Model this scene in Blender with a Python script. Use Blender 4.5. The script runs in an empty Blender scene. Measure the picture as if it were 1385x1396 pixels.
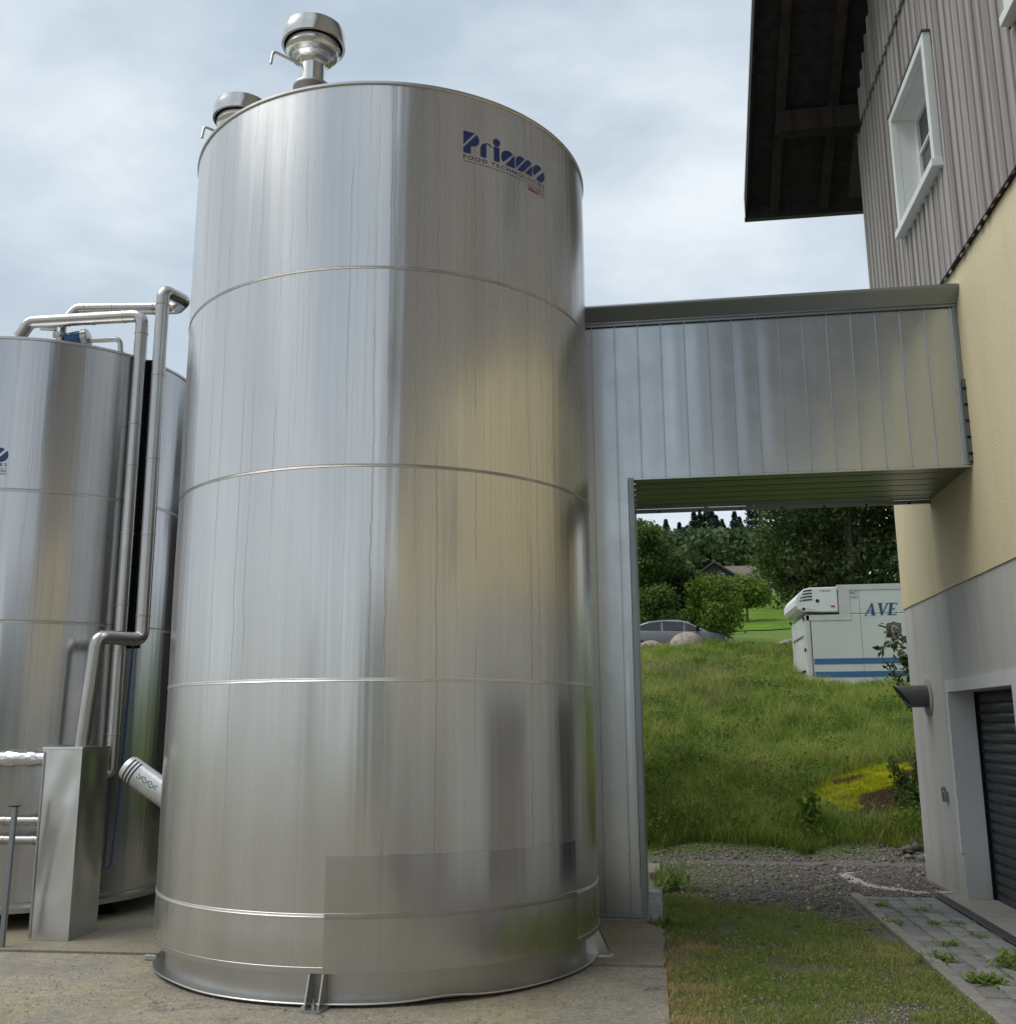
import bpy, math, random
import numpy as np
from mathutils import Vector, Matrix
random.seed(7)
rng = np.random.default_rng(11)
PI = math.pi
scene = bpy.context.scene
COL = scene.collection

# ------------------------------------------------------------------ camera
cam_d = bpy.data.cameras.new('camera'); cam = bpy.data.objects.new('camera', cam_d); COL.objects.link(cam)
F_PX, PITCH, ROLL, YAW = 1405.5, 0.204654, -0.006929, -0.138166
fw = Vector((math.sin(YAW)*math.cos(PITCH), math.cos(YAW)*math.cos(PITCH), math.sin(PITCH)))
r0 = Vector((math.cos(YAW), -math.sin(YAW), 0)); u0 = r0.cross(fw)
rr = r0*math.cos(ROLL)+u0*math.sin(ROLL); uu = u0*math.cos(ROLL)-r0*math.sin(ROLL)
m3 = Matrix((rr, uu, -fw)).transposed()
cam.matrix_world = Matrix.Translation((0, 0, 1.65)) @ m3.to_4x4()
cam_d.sensor_width = 36; cam_d.sensor_fit = 'HORIZONTAL'; cam_d.lens = F_PX/1385*36
cam_d.clip_end = 5000; cam_d.clip_start = 0.05
scene.camera = cam

# ------------------------------------------------------------------ materials
def nmat(name):
    m = bpy.data.materials.new(name); m.use_nodes = True
    nt = m.node_tree; b = nt.nodes['Principled BSDF']
    return m, nt, b
def node(nt, typ, ins=None, **props):
    n = nt.nodes.new(typ)
    for k, v in props.items(): setattr(n, k, v)
    if ins:
        for k, v in ins.items():
            if hasattr(v, 'is_output') or isinstance(v, bpy.types.NodeSocket): nt.links.new(v, n.inputs[k])
            else: n.inputs[k].default_value = v
    return n
def mth(nt, op, a, b=0.0, c=None, clamp=False):
    ins = {0: a, 1: b}
    if c is not None: ins[2] = c
    n = node(nt, 'ShaderNodeMath', ins, operation=op); n.use_clamp = clamp
    return n.outputs[0]
def noise(nt, vec, scale, detail=3, rough=.55, dist=0.0):
    ins = {'Scale': scale, 'Detail': detail, 'Roughness': rough, 'Distortion': dist}
    if vec is not None: ins['Vector'] = vec
    return node(nt, 'ShaderNodeTexNoise', ins).outputs['Fac']
def mapv(nt, vec, sc):
    return node(nt, 'ShaderNodeVectorMath', {0: vec, 1: sc}, operation='MULTIPLY').outputs[0]
def ramp(nt, fac, stops):
    n = node(nt, 'ShaderNodeValToRGB', {'Fac': fac}); cr = n.color_ramp
    while len(cr.elements) < len(stops): cr.elements.new(.5)
    for e, (p, c) in zip(cr.elements, stops):
        e.position = p; e.color = (*c, 1) if len(c) == 3 else c
    return n.outputs['Color']
def mrange(nt, v, a, b, c=0.0, d=1.0):
    return node(nt, 'ShaderNodeMapRange', {'Value': v, 'From Min': a, 'From Max': b, 'To Min': c, 'To Max': d}).outputs[0]
def mixc(nt, f, a, b, blend='MIX'):
    n = node(nt, 'ShaderNodeMix', None, data_type='RGBA', blend_type=blend)
    for i, v in ((0, f), (6, a), (7, b)):
        if isinstance(v, bpy.types.NodeSocket): nt.links.new(v, n.inputs[i])
        else: n.inputs[i].default_value = v if i == 0 else (*v, 1)
    return n.outputs[2]
def ocoord(nt): return node(nt, 'ShaderNodeTexCoord').outputs['Object']
def bump(nt, b, h, strength=.3, dist=.01):
    n = node(nt, 'ShaderNodeBump', {'Height': h, 'Strength': strength, 'Distance': dist})
    nt.links.new(n.outputs[0], b.inputs['Normal'])
def simple(name, col, rough=.6, metal=0.0, var=.15, nscale=6.0, bstr=.0, bdist=.005, spec=None, col2=None):
    m, nt, b = nmat(name); oc = ocoord(nt)
    n = noise(nt, oc, nscale, 5)
    c2 = col2 or tuple(x*(1-var) for x in col)
    c = mixc(nt, mrange(nt, n, .35, .65), col, c2)
    nt.links.new(c, b.inputs['Base Color'])
    b.inputs['Metallic'].default_value = metal
    nt.links.new(mrange(nt, noise(nt, oc, nscale*2.3, 4), .3, .7, max(.02, rough-.06), rough+.06), b.inputs['Roughness'])
    if spec is not None: b.inputs['Specular IOR Level'].default_value = spec
    if bstr: bump(nt, b, noise(nt, oc, nscale*8, 4), bstr, bdist)
    return m

def steel_tank(name, R, col=(.65, .64, .625), drips=1.0, rough=.225):
    m, nt, b = nmat(name); oc = ocoord(nt)
    s = node(nt, 'ShaderNodeSeparateXYZ', {0: oc}); x, y, z = s.outputs
    ang = mth(nt, 'ARCTAN2', x, mth(nt, 'MULTIPLY', y, -1))
    u = mth(nt, 'MULTIPLY', ang, R)
    def uv(su, sv, off=0.0):
        return node(nt, 'ShaderNodeCombineXYZ', {0: mth(nt, 'MULTIPLY', u, su), 1: mth(nt, 'MULTIPLY', z, sv), 2: off}).outputs[0]
    band = noise(nt, uv(2.2, .10), 1, 3)
    streak = noise(nt, uv(38, .35, 3.), 1, 4, .6)
    fine = noise(nt, uv(160, .9, 5.), 1, 2)
    blot = noise(nt, uv(1.1, .8, 9.), 1, 4)
    # meandering drip marks running down from the rim
    def drip(freq, eps, seed, wob, vfreq):
        w = noise(nt, uv(2.5, 3.2, seed), 1, 3)
        w2 = noise(nt, uv(5, 16, seed+4), 1, 2)
        u2 = mth(nt, 'ADD', mth(nt, 'ADD', u, mth(nt, 'MULTIPLY', mth(nt, 'SUBTRACT', w, .5), wob)), mth(nt, 'MULTIPLY', mth(nt, 'SUBTRACT', w2, .5), wob*.28))
        uu_ = mth(nt, 'MULTIPLY', u2, freq)
        cell = node(nt, 'ShaderNodeTexVoronoi', {'W': uu_, 'Scale': 1.0, 'Randomness': 1.0}, voronoi_dimensions='1D')
        d = cell.outputs['Distance']
        line = mrange(nt, d, 0, eps, 1, 0)
        sep = node(nt, 'ShaderNodeSeparateColor', {0: cell.outputs['Color']})
        start = mth(nt, 'MULTIPLY_ADD', sep.outputs[0], vfreq, 1.2)      # height where this run ends
        pres = mrange(nt, mth(nt, 'SUBTRACT', z, mth(nt, 'SUBTRACT', 5.6, start)), -.3, .6)
        gap = mrange(nt, noise(nt, uv(9, 1.4, seed+8), 1, 2), .36, .52)
        act = mth(nt, 'GREATER_THAN', sep.outputs[1], .3)
        return mth(nt, 'MULTIPLY', mth(nt, 'MULTIPLY', line, act), mth(nt, 'MULTIPLY', pres, gap))
    d1 = drip(9.5, .034, 1.3, .05, 5.5)
    d2 = drip(23, .05, 7.1, .035, 3.2)
    dr = mth(nt, 'MULTIPLY', mth(nt, 'MAXIMUM', d1, mth(nt, 'MULTIPLY', d2, .6)), drips, clamp=True)
    c = mixc(nt, mrange(nt, streak, .35, .65), col, tuple(v*.94 for v in col))
    c = mixc(nt, mrange(nt, blot, .45, .7, 0, .2), c, (.50, .49, .47))
    c = mixc(nt, mrange(nt, fine, .4, .7, 0, .08), c, (.40, .40, .41))
    c = mixc(nt, mrange(nt, noise(nt, uv(4.2, .08, 41.), 1, 3), .38, .66, 0, .5), c, tuple(v*.80 for v in col))
    c = mixc(nt, mth(nt, 'MULTIPLY', dr, .75), c, (.16, .155, .15))
    nt.links.new(c, b.inputs['Base Color'])
    b.inputs['Metallic'].default_value = .96
    rg = mrange(nt, band, .35, .65, rough-.05, rough+.07)
    rg = mth(nt, 'ADD', rg, mth(nt, 'MULTIPLY', mrange(nt, streak, .35, .7), .05))
    rg = mth(nt, 'ADD', rg, mth(nt, 'MULTIPLY', dr, .2))
    nt.links.new(rg, b.inputs['Roughness'])
    h = mth(nt, 'ADD', mth(nt, 'MULTIPLY', noise(nt, uv(1.6, .5, 21.), 1, 2), .008), mth(nt, 'MULTIPLY', streak, .00008))
    h = mth(nt, 'ADD', h, mth(nt, 'MULTIPLY', noise(nt, uv(5.5, .14, 25.), 1, 2), .0060))
    h = mth(nt, 'ADD', h, mth(nt, 'MULTIPLY', noise(nt, uv(17, .3, 31.), 1, 2), .0007))
    bump(nt, b, h, 1.0, 1.0)
    return m
def sheet(name, col, rough, metal=1.0, wob=.004, ws=2.0, spangle=0.0, dirt=.2):
    m, nt, b = nmat(name); oc = ocoord(nt)
    n = noise(nt, oc, 3.0, 5); v = mapv(nt, oc, (14, 14, .7)); st = noise(nt, v, 1, 4)
    c = mixc(nt, mrange(nt, n, .4, .7, 0, dirt*2), col, tuple(q*.72 for q in col))
    c = mixc(nt, mrange(nt, st, .4, .7, 0, .3), c, tuple(q*.85 for q in col))
    if spangle:
        vo = node(nt, 'ShaderNodeTexVoronoi', {'Vector': oc, 'Scale': 90.0})
        sp = node(nt, 'ShaderNodeSeparateColor', {0: vo.outputs['Color']}).outputs[0]
        c = mixc(nt, mth(nt, 'MULTIPLY', sp, spangle), c, tuple(q*.7 for q in col))
    nt.links.new(c, b.inputs['Base Color']); b.inputs['Metallic'].default_value = metal
    nt.links.new(mrange(nt, mth(nt, 'ADD', n, mth(nt, 'MULTIPLY', st, .4)), .45, .95, rough-.03, rough+.05), b.inputs['Roughness'])
    h = mth(nt, 'MULTIPLY', noise(nt, oc, ws, 2), wob)
    h = mth(nt, 'ADD', h, mth(nt, 'MULTIPLY', noise(nt, oc, 60, 3), min(wob*.02, .00004)))
    bump(nt, b, h, 1.0, 1.0)
    return m
M = {}
M['tank'] = steel_tank('brushed_stainless', 1.617)
M['tank_small'] = steel_tank('brushed_stainless_dull', 1.37, (.52, .515, .52), .6, .18)
M['tank_sheet'] = steel_tank('smooth_stainless', 1.62, (.56, .56, .57), .25, .16)
M['weld'] = sheet('weld_steel', (.50, .48, .45), .30, wob=.0003, ws=30, dirt=.5)
M['weld_pale'] = sheet('bright_weld_band', (.80, .79, .76), .34, wob=.0002, ws=30, dirt=.2)
M['vent_steel'] = sheet('vent_steel', (.66, .65, .62), .22, wob=.0008, ws=8, dirt=.15)
M['skirt'] = sheet('dull_stainless', (.52, .51, .49), .36, wob=.004, ws=3)
M['pipe'] = sheet('pipe_steel', (.47, .455, .435), .27, wob=.0012, ws=6)
M['galv'] = sheet('galvanised_steel', (.50, .53, .55), .25, .95, wob=.0014, ws=.8, spangle=.02, dirt=.05)
M['galv_dark'] = sheet('dark_zinc', (.28, .31, .33), .36, .9, wob=.001, ws=1.0, dirt=.1)  # dark zinc for trims; on the duct underside it stands in for shade
M['alu'] = sheet('aluminium_sheet', (.70, .71, .73), .24, 1, wob=.012, ws=1.6, dirt=.12)
M['foil'] = sheet('crumpled_foil', (.66, .66, .67), .2, 1, wob=.02, ws=14, dirt=.1)
M['cast'] = simple('bead_blasted_steel', (.62, .63, .63), .42, .75, nscale=12, bstr=.1)
M['black'] = simple('black_plastic', (.008, .008, .010), .7, nscale=20, spec=.12)
M['blue_tray'] = simple('blue_plastic', (.03, .06, .22), .45, nscale=9)
M['blue_head'] = simple('blue_enamel', (.02, .10, .25), .3, nscale=9)
M['logo_blue'] = simple('blue_vinyl', (.012, .030, .145), .35, nscale=9, var=.08)
M['logo_black'] = simple('black_vinyl', (.02, .02, .02), .4, nscale=9)
M['logo_red'] = simple('red_vinyl', (.38, .02, .04), .4, nscale=9)
M['vinyl_line'] = simple('dark_red_line', (.10, .04, .04), .4)
M['white_paint'] = simple('white_window_paint', (.74, .76, .75), .4, var=.05, nscale=3)
M['gutter'] = simple('grey_sheet_gutter', (.12, .125, .13), .45, .3, nscale=3)
M['rubber'] = simple('rubber', (.012, .012, .012), .8, spec=.15)
M['curtain'] = simple('net_curtain', (.42, .44, .44), .8, nscale=5)

def plaster(name, col, col2, stain=0.0, bs=.25):
    m, nt, b = nmat(name); oc = ocoord(nt)
    n = noise(nt, oc, .7, 6, .6); n2 = noise(nt, oc, 55, 3); v = mapv(nt, oc, (3, 3, .35)); n3 = noise(nt, v, 1, 5, .6)
    c = mixc(nt, mrange(nt, n, .35, .7), col, col2)
    c = mixc(nt, mrange(nt, n2, .35, .7, 0, .22), c, tuple(q*.8 for q in col2))
    if stain: c = mixc(nt, mrange(nt, n3, .46, .68, 0, stain), c, tuple(q*.6 for q in col2))
    # brown-grey splash dirt in the lowest decimetres of the wall
    z = node(nt, 'ShaderNodeSeparateXYZ', {0: oc}).outputs[2]
    low = mth(nt, 'MULTIPLY', mrange(nt, mth(nt, 'ADD', z, mth(nt, 'MULTIPLY', n3, -.5)), .25, -.2), .45)
    c = mixc(nt, low, c, (.22, .2, .16))
    nt.links.new(c, b.inputs['Base Color']); b.inputs['Roughness'].default_value = .9
    b.inputs['Specular IOR Level'].default_value = .2
    bump(nt, b, mth(nt, 'ADD', n2, mth(nt, 'MULTIPLY', noise(nt, oc, 180, 2), .5)), bs, .006)
    return m
M['yellow'] = plaster('yellow_render', (.74, .65, .43), (.68, .59, .39), .15, .5)
M['grey'] = plaster('grey_render', (.56, .55, .52), (.49, .485, .46), .4)
M['white_r'] = plaster('white_render', (.68, .69, .69), (.60, .615, .62), .2, .1)

def wood(name, c1, c2, c3, rough=.8, fleck=.35):
    m, nt, b = nmat(name); oc = ocoord(nt)
    v = mapv(nt, oc, (22, 22, .8)); n = noise(nt, v, 1, 6, .65)
    v2 = mapv(nt, oc, (6, 6.2, .12)); n2 = noise(nt, v2, 1, 2)
    n4 = noise(nt, mapv(nt, oc, (30, 30, 3)), 1, 3, .5, .6)
    c = mixc(nt, mrange(nt, n, .3, .7), c1, c2)
    c = mixc(nt, mrange(nt, n2, .40, .56, 0, .9), c, c3)
    if fleck: c = mixc(nt, mrange(nt, n4, .60, .72, 0, fleck), c, (.30, .27, .25))
    nt.links.new(c, b.inputs['Base Color']); b.inputs['Roughness'].default_value = rough
    b.inputs['Specular IOR Level'].default_value = .25
    bump(nt, b, n, .5, .004)
    return m
M['siding'] = wood('weathered_boards', (.30, .268, .255), (.195, .168, .158), (.37, .345, .33))
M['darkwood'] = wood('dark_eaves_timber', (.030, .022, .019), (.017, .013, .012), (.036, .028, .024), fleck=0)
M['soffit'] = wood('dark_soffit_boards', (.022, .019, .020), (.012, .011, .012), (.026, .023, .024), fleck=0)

def concrete(name, c1, c2, moss, mossamt, agg=70.0, bs=.6):
    m, nt, b = nmat(name); oc = ocoord(nt)
    n = noise(nt, oc, 1.1, 6, .6); g = noise(nt, oc, agg, 3, .6); n3 = noise(nt, oc, .8, 5, .65, .4)
    vo = node(nt, 'ShaderNodeTexVoronoi', {'Vector': oc, 'Scale': agg*1.1})
    peb = node(nt, 'ShaderNodeSeparateColor', {0: vo.outputs['Color']}).outputs[0]
    c = mixc(nt, mrange(nt, n, .35, .65), c1, c2)
    c = mixc(nt, mrange(nt, n3, .45, .6, 0, mossamt), c, moss)
    c = mixc(nt, mrange(nt, g, .35, .7, 0, .6), c, tuple(q*.55 for q in c2))
    c = mixc(nt, mrange(nt, noise(nt, oc, agg*.3, 4, .7), .42, .62, 0, .45), c, tuple(q*.6 for q in c2))
    c = mixc(nt, mrange(nt, peb, .72, .9, 0, .5), c, (.38, .35, .29))
    c = mixc(nt, mrange(nt, noise(nt, oc, 3.5, 5, .7), .58, .72, 0, .5), c, tuple(q*.5 for q in c2))
    dv = node(nt, 'ShaderNodeTexVoronoi', {'Vector': node(nt, 'ShaderNodeVectorMath', {0: oc, 1: node(nt, 'ShaderNodeTexNoise', {'Vector': oc, 'Scale': 1.7, 'Detail': 6.0}).outputs['Color']}, operation='ADD').outputs[0], 'Scale': .55}, feature='DISTANCE_TO_EDGE')
    c = mixc(nt, mth(nt, 'MULTIPLY', mrange(nt, dv.outputs[0], 0, .006, 1, 0), mrange(nt, n, .42, .56)), c, (.05, .045, .035))
    c = mixc(nt, mrange(nt, noise(nt, oc, .9, 6, .62, .8), .53, .60, 0, .42), c, tuple(q*.5 for q in c1))
    nt.links.new(c, b.inputs['Base Color']); b.inputs['Roughness'].default_value = .85
    bump(nt, b, mth(nt, 'ADD', g, mth(nt, 'MULTIPLY', peb, .3)), bs, .010)
    return m
M['conc_front'] = concrete('exposed_aggregate_concrete', (.40, .355, .28), (.26, .24, .20), (.42, .35, .18), .75, 48, .9)
M['conc_back'] = concrete('smooth_concrete', (.33, .295, .22), (.235, .215, .16), (.30, .25, .13), .6, 95, .25)
M['conc_apron'] = concrete('apron_concrete', (.38, .365, .33), (.30, .29, .26), (.25, .22, .16), .3, 90, .2)
M['kerb'] = concrete('kerb_concrete', (.34, .325, .29), (.26, .25, .22), (.22, .20, .12), .4, 80, .3)
M['plinthm'] = concrete('flaking_white_paint', (.42, .44, .46), (.34, .36, .38), (.18, .17, .15), .6, 40, .3)

def ground_mat():
    m, nt, b = nmat('gravel_and_turf'); oc = ocoord(nt)
    s = node(nt, 'ShaderNodeSeparateXYZ', {0: oc}); x, y, z = s.outputs
    g = noise(nt, oc, 45, 3, .65); g2 = noise(nt, oc, 1.3, 5, .6); fine = noise(nt, oc, 130, 2)
    vo = node(nt, 'ShaderNodeTexVoronoi', {'Vector': oc, 'Scale': 38.0}); peb = node(nt, 'ShaderNodeSeparateColor', {0: vo.outputs['Color']}).outputs[0]
    gr = mixc(nt, mrange(nt, g2, .35, .65), (.20, .178, .158), (.25, .225, .19))
    gr = mixc(nt, mrange(nt, g, .35, .65, 0, .7), gr, (.085, .078, .073))
    gr = mixc(nt, mrange(nt, peb, .78, .95, 0, .6), gr, (.33, .31, .28))
    # pale spilt sand curving across the gravel near the building
    dx = mth(nt, 'SUBTRACT', x, 2.75); dy = mth(nt, 'SUBTRACT', y, 12.25)
    rad = mth(nt, 'SQRT', mth(nt, 'ADD', mth(nt, 'MULTIPLY', dx, dx), mth(nt, 'MULTIPLY', mth(nt, 'MULTIPLY', dy, dy), .55)))
    ringv = mth(nt, 'ABSOLUTE', mth(nt, 'SUBTRACT', mth(nt, 'ADD', rad, mth(nt, 'MULTIPLY', mth(nt, 'SUBTRACT', noise(nt, oc, 3, 4), .5), .35)), .72))
    sand = mth(nt, 'MULTIPLY', mrange(nt, ringv, .04, .09, 1, 0), mrange(nt, mth(nt, 'ADD', x, mth(nt, 'MULTIPLY', y, .2)), 5.35, 5.0))
    sand = mth(nt, 'MULTIPLY', sand, mrange(nt, y, 12.75, 12.6))
    patch = mth(nt, 'MULTIPLY', mrange(nt, noise(nt, oc, 2.1, 5, .6), .60, .66), mrange(nt, mth(nt, 'ABSOLUTE', mth(nt, 'SUBTRACT', y, 11.9)), .6, .3))
    gr = mixc(nt, mth(nt, 'MAXIMUM', sand, mth(nt, 'MULTIPLY', patch, .7)), gr, (.50, .46, .39))
    turf = mixc(nt, mrange(nt, noise(nt, oc, .35, 5), .35, .65), (.10, .17, .03), (.17, .24, .04))
    turf = mixc(nt, mrange(nt, noise(nt, oc, 9, 5), .4, .7, 0, .6), turf, (.06, .09, .02))
    k = mrange(nt, mth(nt, 'ADD', y, mth(nt, 'MULTIPLY', mth(nt, 'SUBTRACT', noise(nt, oc, 2.2, 5), .5), 1.2)), 13.45, 13.75)
    k = mth(nt, 'MAXIMUM', k, mrange(nt, mth(nt, 'ABSOLUTE', x), 40, 60))
    k = mth(nt, 'MAXIMUM', k, mrange(nt, y, -38, -45))
    # bare soil at the foot of the bank beside the building
    c = mixc(nt, k, gr, turf)
    # thin turf soil under the weedy patch
    wy = mth(nt, 'MULTIPLY', mrange(nt, mth(nt, 'ADD', mth(nt, 'MULTIPLY', x, 1.25), mth(nt, 'ADD', y, mth(nt, 'MULTIPLY', mth(nt, 'SUBTRACT', noise(nt, oc, 2.6, 5), .5), 2.2))), 11.6, 10.6), mrange(nt, x, 1.95, 1.8))
    wy = mth(nt, 'MULTIPLY', wy, mth(nt, 'MULTIPLY', mrange(nt, mth(nt, 'ADD', y, mth(nt, 'MULTIPLY', mth(nt, 'SUBTRACT', noise(nt, oc, 4, 5), .5), .6)), 6.45, 6.75), mrange(nt, x, -.05, 0.0)))
    c = mixc(nt, mth(nt, 'MULTIPLY', wy, .6), c, (.13, .125, .065))
    nt.links.new(c, b.inputs['Base Color']); b.inputs['Roughness'].default_value = .92
    b.inputs['Specular IOR Level'].default_value = .2
    bump(nt, b, mth(nt, 'ADD', g, mth(nt, 'MULTIPLY', fine, .3)), .9, .02)
    return m
M['ground'] = ground_mat()
M['meadow'] = simple('meadow', (.12, .215, .022), .95, nscale=.5, var=.35, bstr=.8, bdist=.1, spec=.1)

def leafmat(name, c1, c2, c3, trans=.35, rough=.55):
    m, nt, b = nmat(name)
    at = node(nt, 'ShaderNodeAttribute'); at.attribute_name = 'tint'
    c = ramp(nt, at.outputs['Fac'], [(0, c1), (.5, c2), (1, c3)])
    nt.links.new(c, b.inputs['Base Color']); b.inputs['Roughness'].default_value = rough
    b.inputs['Specular IOR Level'].default_value = .25
    tr = node(nt, 'ShaderNodeBsdfTranslucent', {'Color': c})
    mx = node(nt, 'ShaderNodeMixShader', {0: trans, 1: b.outputs[0], 2: tr.outputs[0]})
    nt.links.new(mx.outputs[0], nt.nodes['Material Output'].inputs[0])
    return m
M['grass'] = leafmat('grass_blades', (.07, .14, .02), (.26, .37, .06), (.52, .46, .17), .45)
M['grass_patch'] = leafmat('weedy_lawn', (.17, .26, .06), (.30, .37, .10), (.52, .44, .20), .45)
M['moss'] = leafmat('yellow_moss', (.26, .32, .018), (.55, .57, .03), (.75, .72, .05), .2, .8)
M['leaf_mid'] = leafmat('broad_leaves', (.04, .075, .016), (.08, .13, .026), (.13, .18, .04))
M['leaf_dark'] = leafmat('dark_leaves', (.022, .042, .013), (.048, .08, .022), (.10, .13, .038))
M['leaf_bright'] = leafmat('bright_leaves', (.075, .135, .018), (.13, .20, .03), (.19, .26, .045))
M['needles'] = leafmat('conifer_needles', (.008, .018, .010), (.014, .030, .015), (.024, .042, .02), .1)
M['far_leaf'] = leafmat('woodland_leaves', (.035, .066, .024), (.065, .105, .035), (.11, .15, .048), .2)
M['seedhead'] = leafmat('seed_heads', (.16, .11, .08), (.26, .19, .12), (.36, .28, .17), .2)
M['bark'] = simple('bark', (.075, .062, .05), .9, nscale=10, var=.4, bstr=.5, bdist=.02)
M['stone'] = simple('pale_pink_stone', (.52, .43, .37), .9, nscale=7, var=.5, bstr=.8, bdist=.06)
M['pebble'] = leafmat('pebbles', (.10, .09, .08), (.225, .205, .18), (.55, .53, .49), 0.0, .85)
M['truck_white'] = simple('white_truck_panel', (.62, .65, .63), .45, nscale=.8, var=.10)
M['truck_trim'] = simple('pale_aluminium_trim', (.66, .67, .66), .4, .2, nscale=3, var=.15)
M['truck_blue'] = simple('blue_stripe', (.055, .145, .31), .5, nscale=3, var=.1)
M['letter_blue'] = simple('letter_blue', (.03, .09, .22), .5)
M['crest_brown'] = simple('crest_brown', (.17, .13, .12), .6)
M['crest_dark'] = simple('crest_dark', (.05, .045, .045), .6)
M['dark_hole'] = simple('dark_recess', (.02, .02, .022), .8)
M['rust'] = simple('rusty_fitting', (.17, .10, .06), .8, nscale=30)
M['car_paint'] = simple('grey_car_paint', (.17, .175, .185), .3, .6, nscale=2, var=.05)
M['glass'] = simple('window_glass', (.02, .026, .03), .06, .0, nscale=1, spec=.5)
M['chrome'] = simple('chrome', (.7, .7, .7), .15, 1.0)
M['lamp'] = simple('headlamp_glass', (.55, .58, .6), .1, .4)
M['door_grey'] = simple('anthracite_shutter', (.055, .062, .070), .42, .3, nscale=4, var=.12)
M['door_brown'] = simple('faded_brown_door', (.26, .235, .215), .7, nscale=3, var=.15)
M['vent_grey'] = simple('grey_exhaust_pipe', (.12, .12, .125), .5, .3, nscale=8)
M['roof_tile'] = simple('brown_roof_tiles', (.17, .14, .12), .85, nscale=3, var=.4)
M['roof_dark'] = simple('dark_roof', (.05, .048, .05), .7)
M['house_wood'] = simple('blackened_boards', (.045, .042, .045), .8)
M['house_white'] = simple('white_house_render', (.62, .62, .60), .85)

def pavermat():
    m, nt, b = nmat('grey_paving_stones'); oc = ocoord(nt)
    at = node(nt, 'ShaderNodeAttribute'); at.attribute_name = 'tint'
    c = mixc(nt, at.outputs['Fac'], (.20, .202, .205), (.29, .285, .28))
    c = mixc(nt, mrange(nt, noise(nt, oc, 70, 3), .4, .7, 0, .5), c, (.11, .11, .11))
    c = mixc(nt, mrange(nt, noise(nt, oc, 2.2, 5), .5, .7, 0, .4), c, (.17, .16, .12))
    nt.links.new(c, b.inputs['Base Color']); b.inputs['Roughness'].default_value = .85
    bump(nt, b, noise(nt, oc, 120, 3), .4, .004)
    return m
M['paver'] = pavermat()

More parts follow.
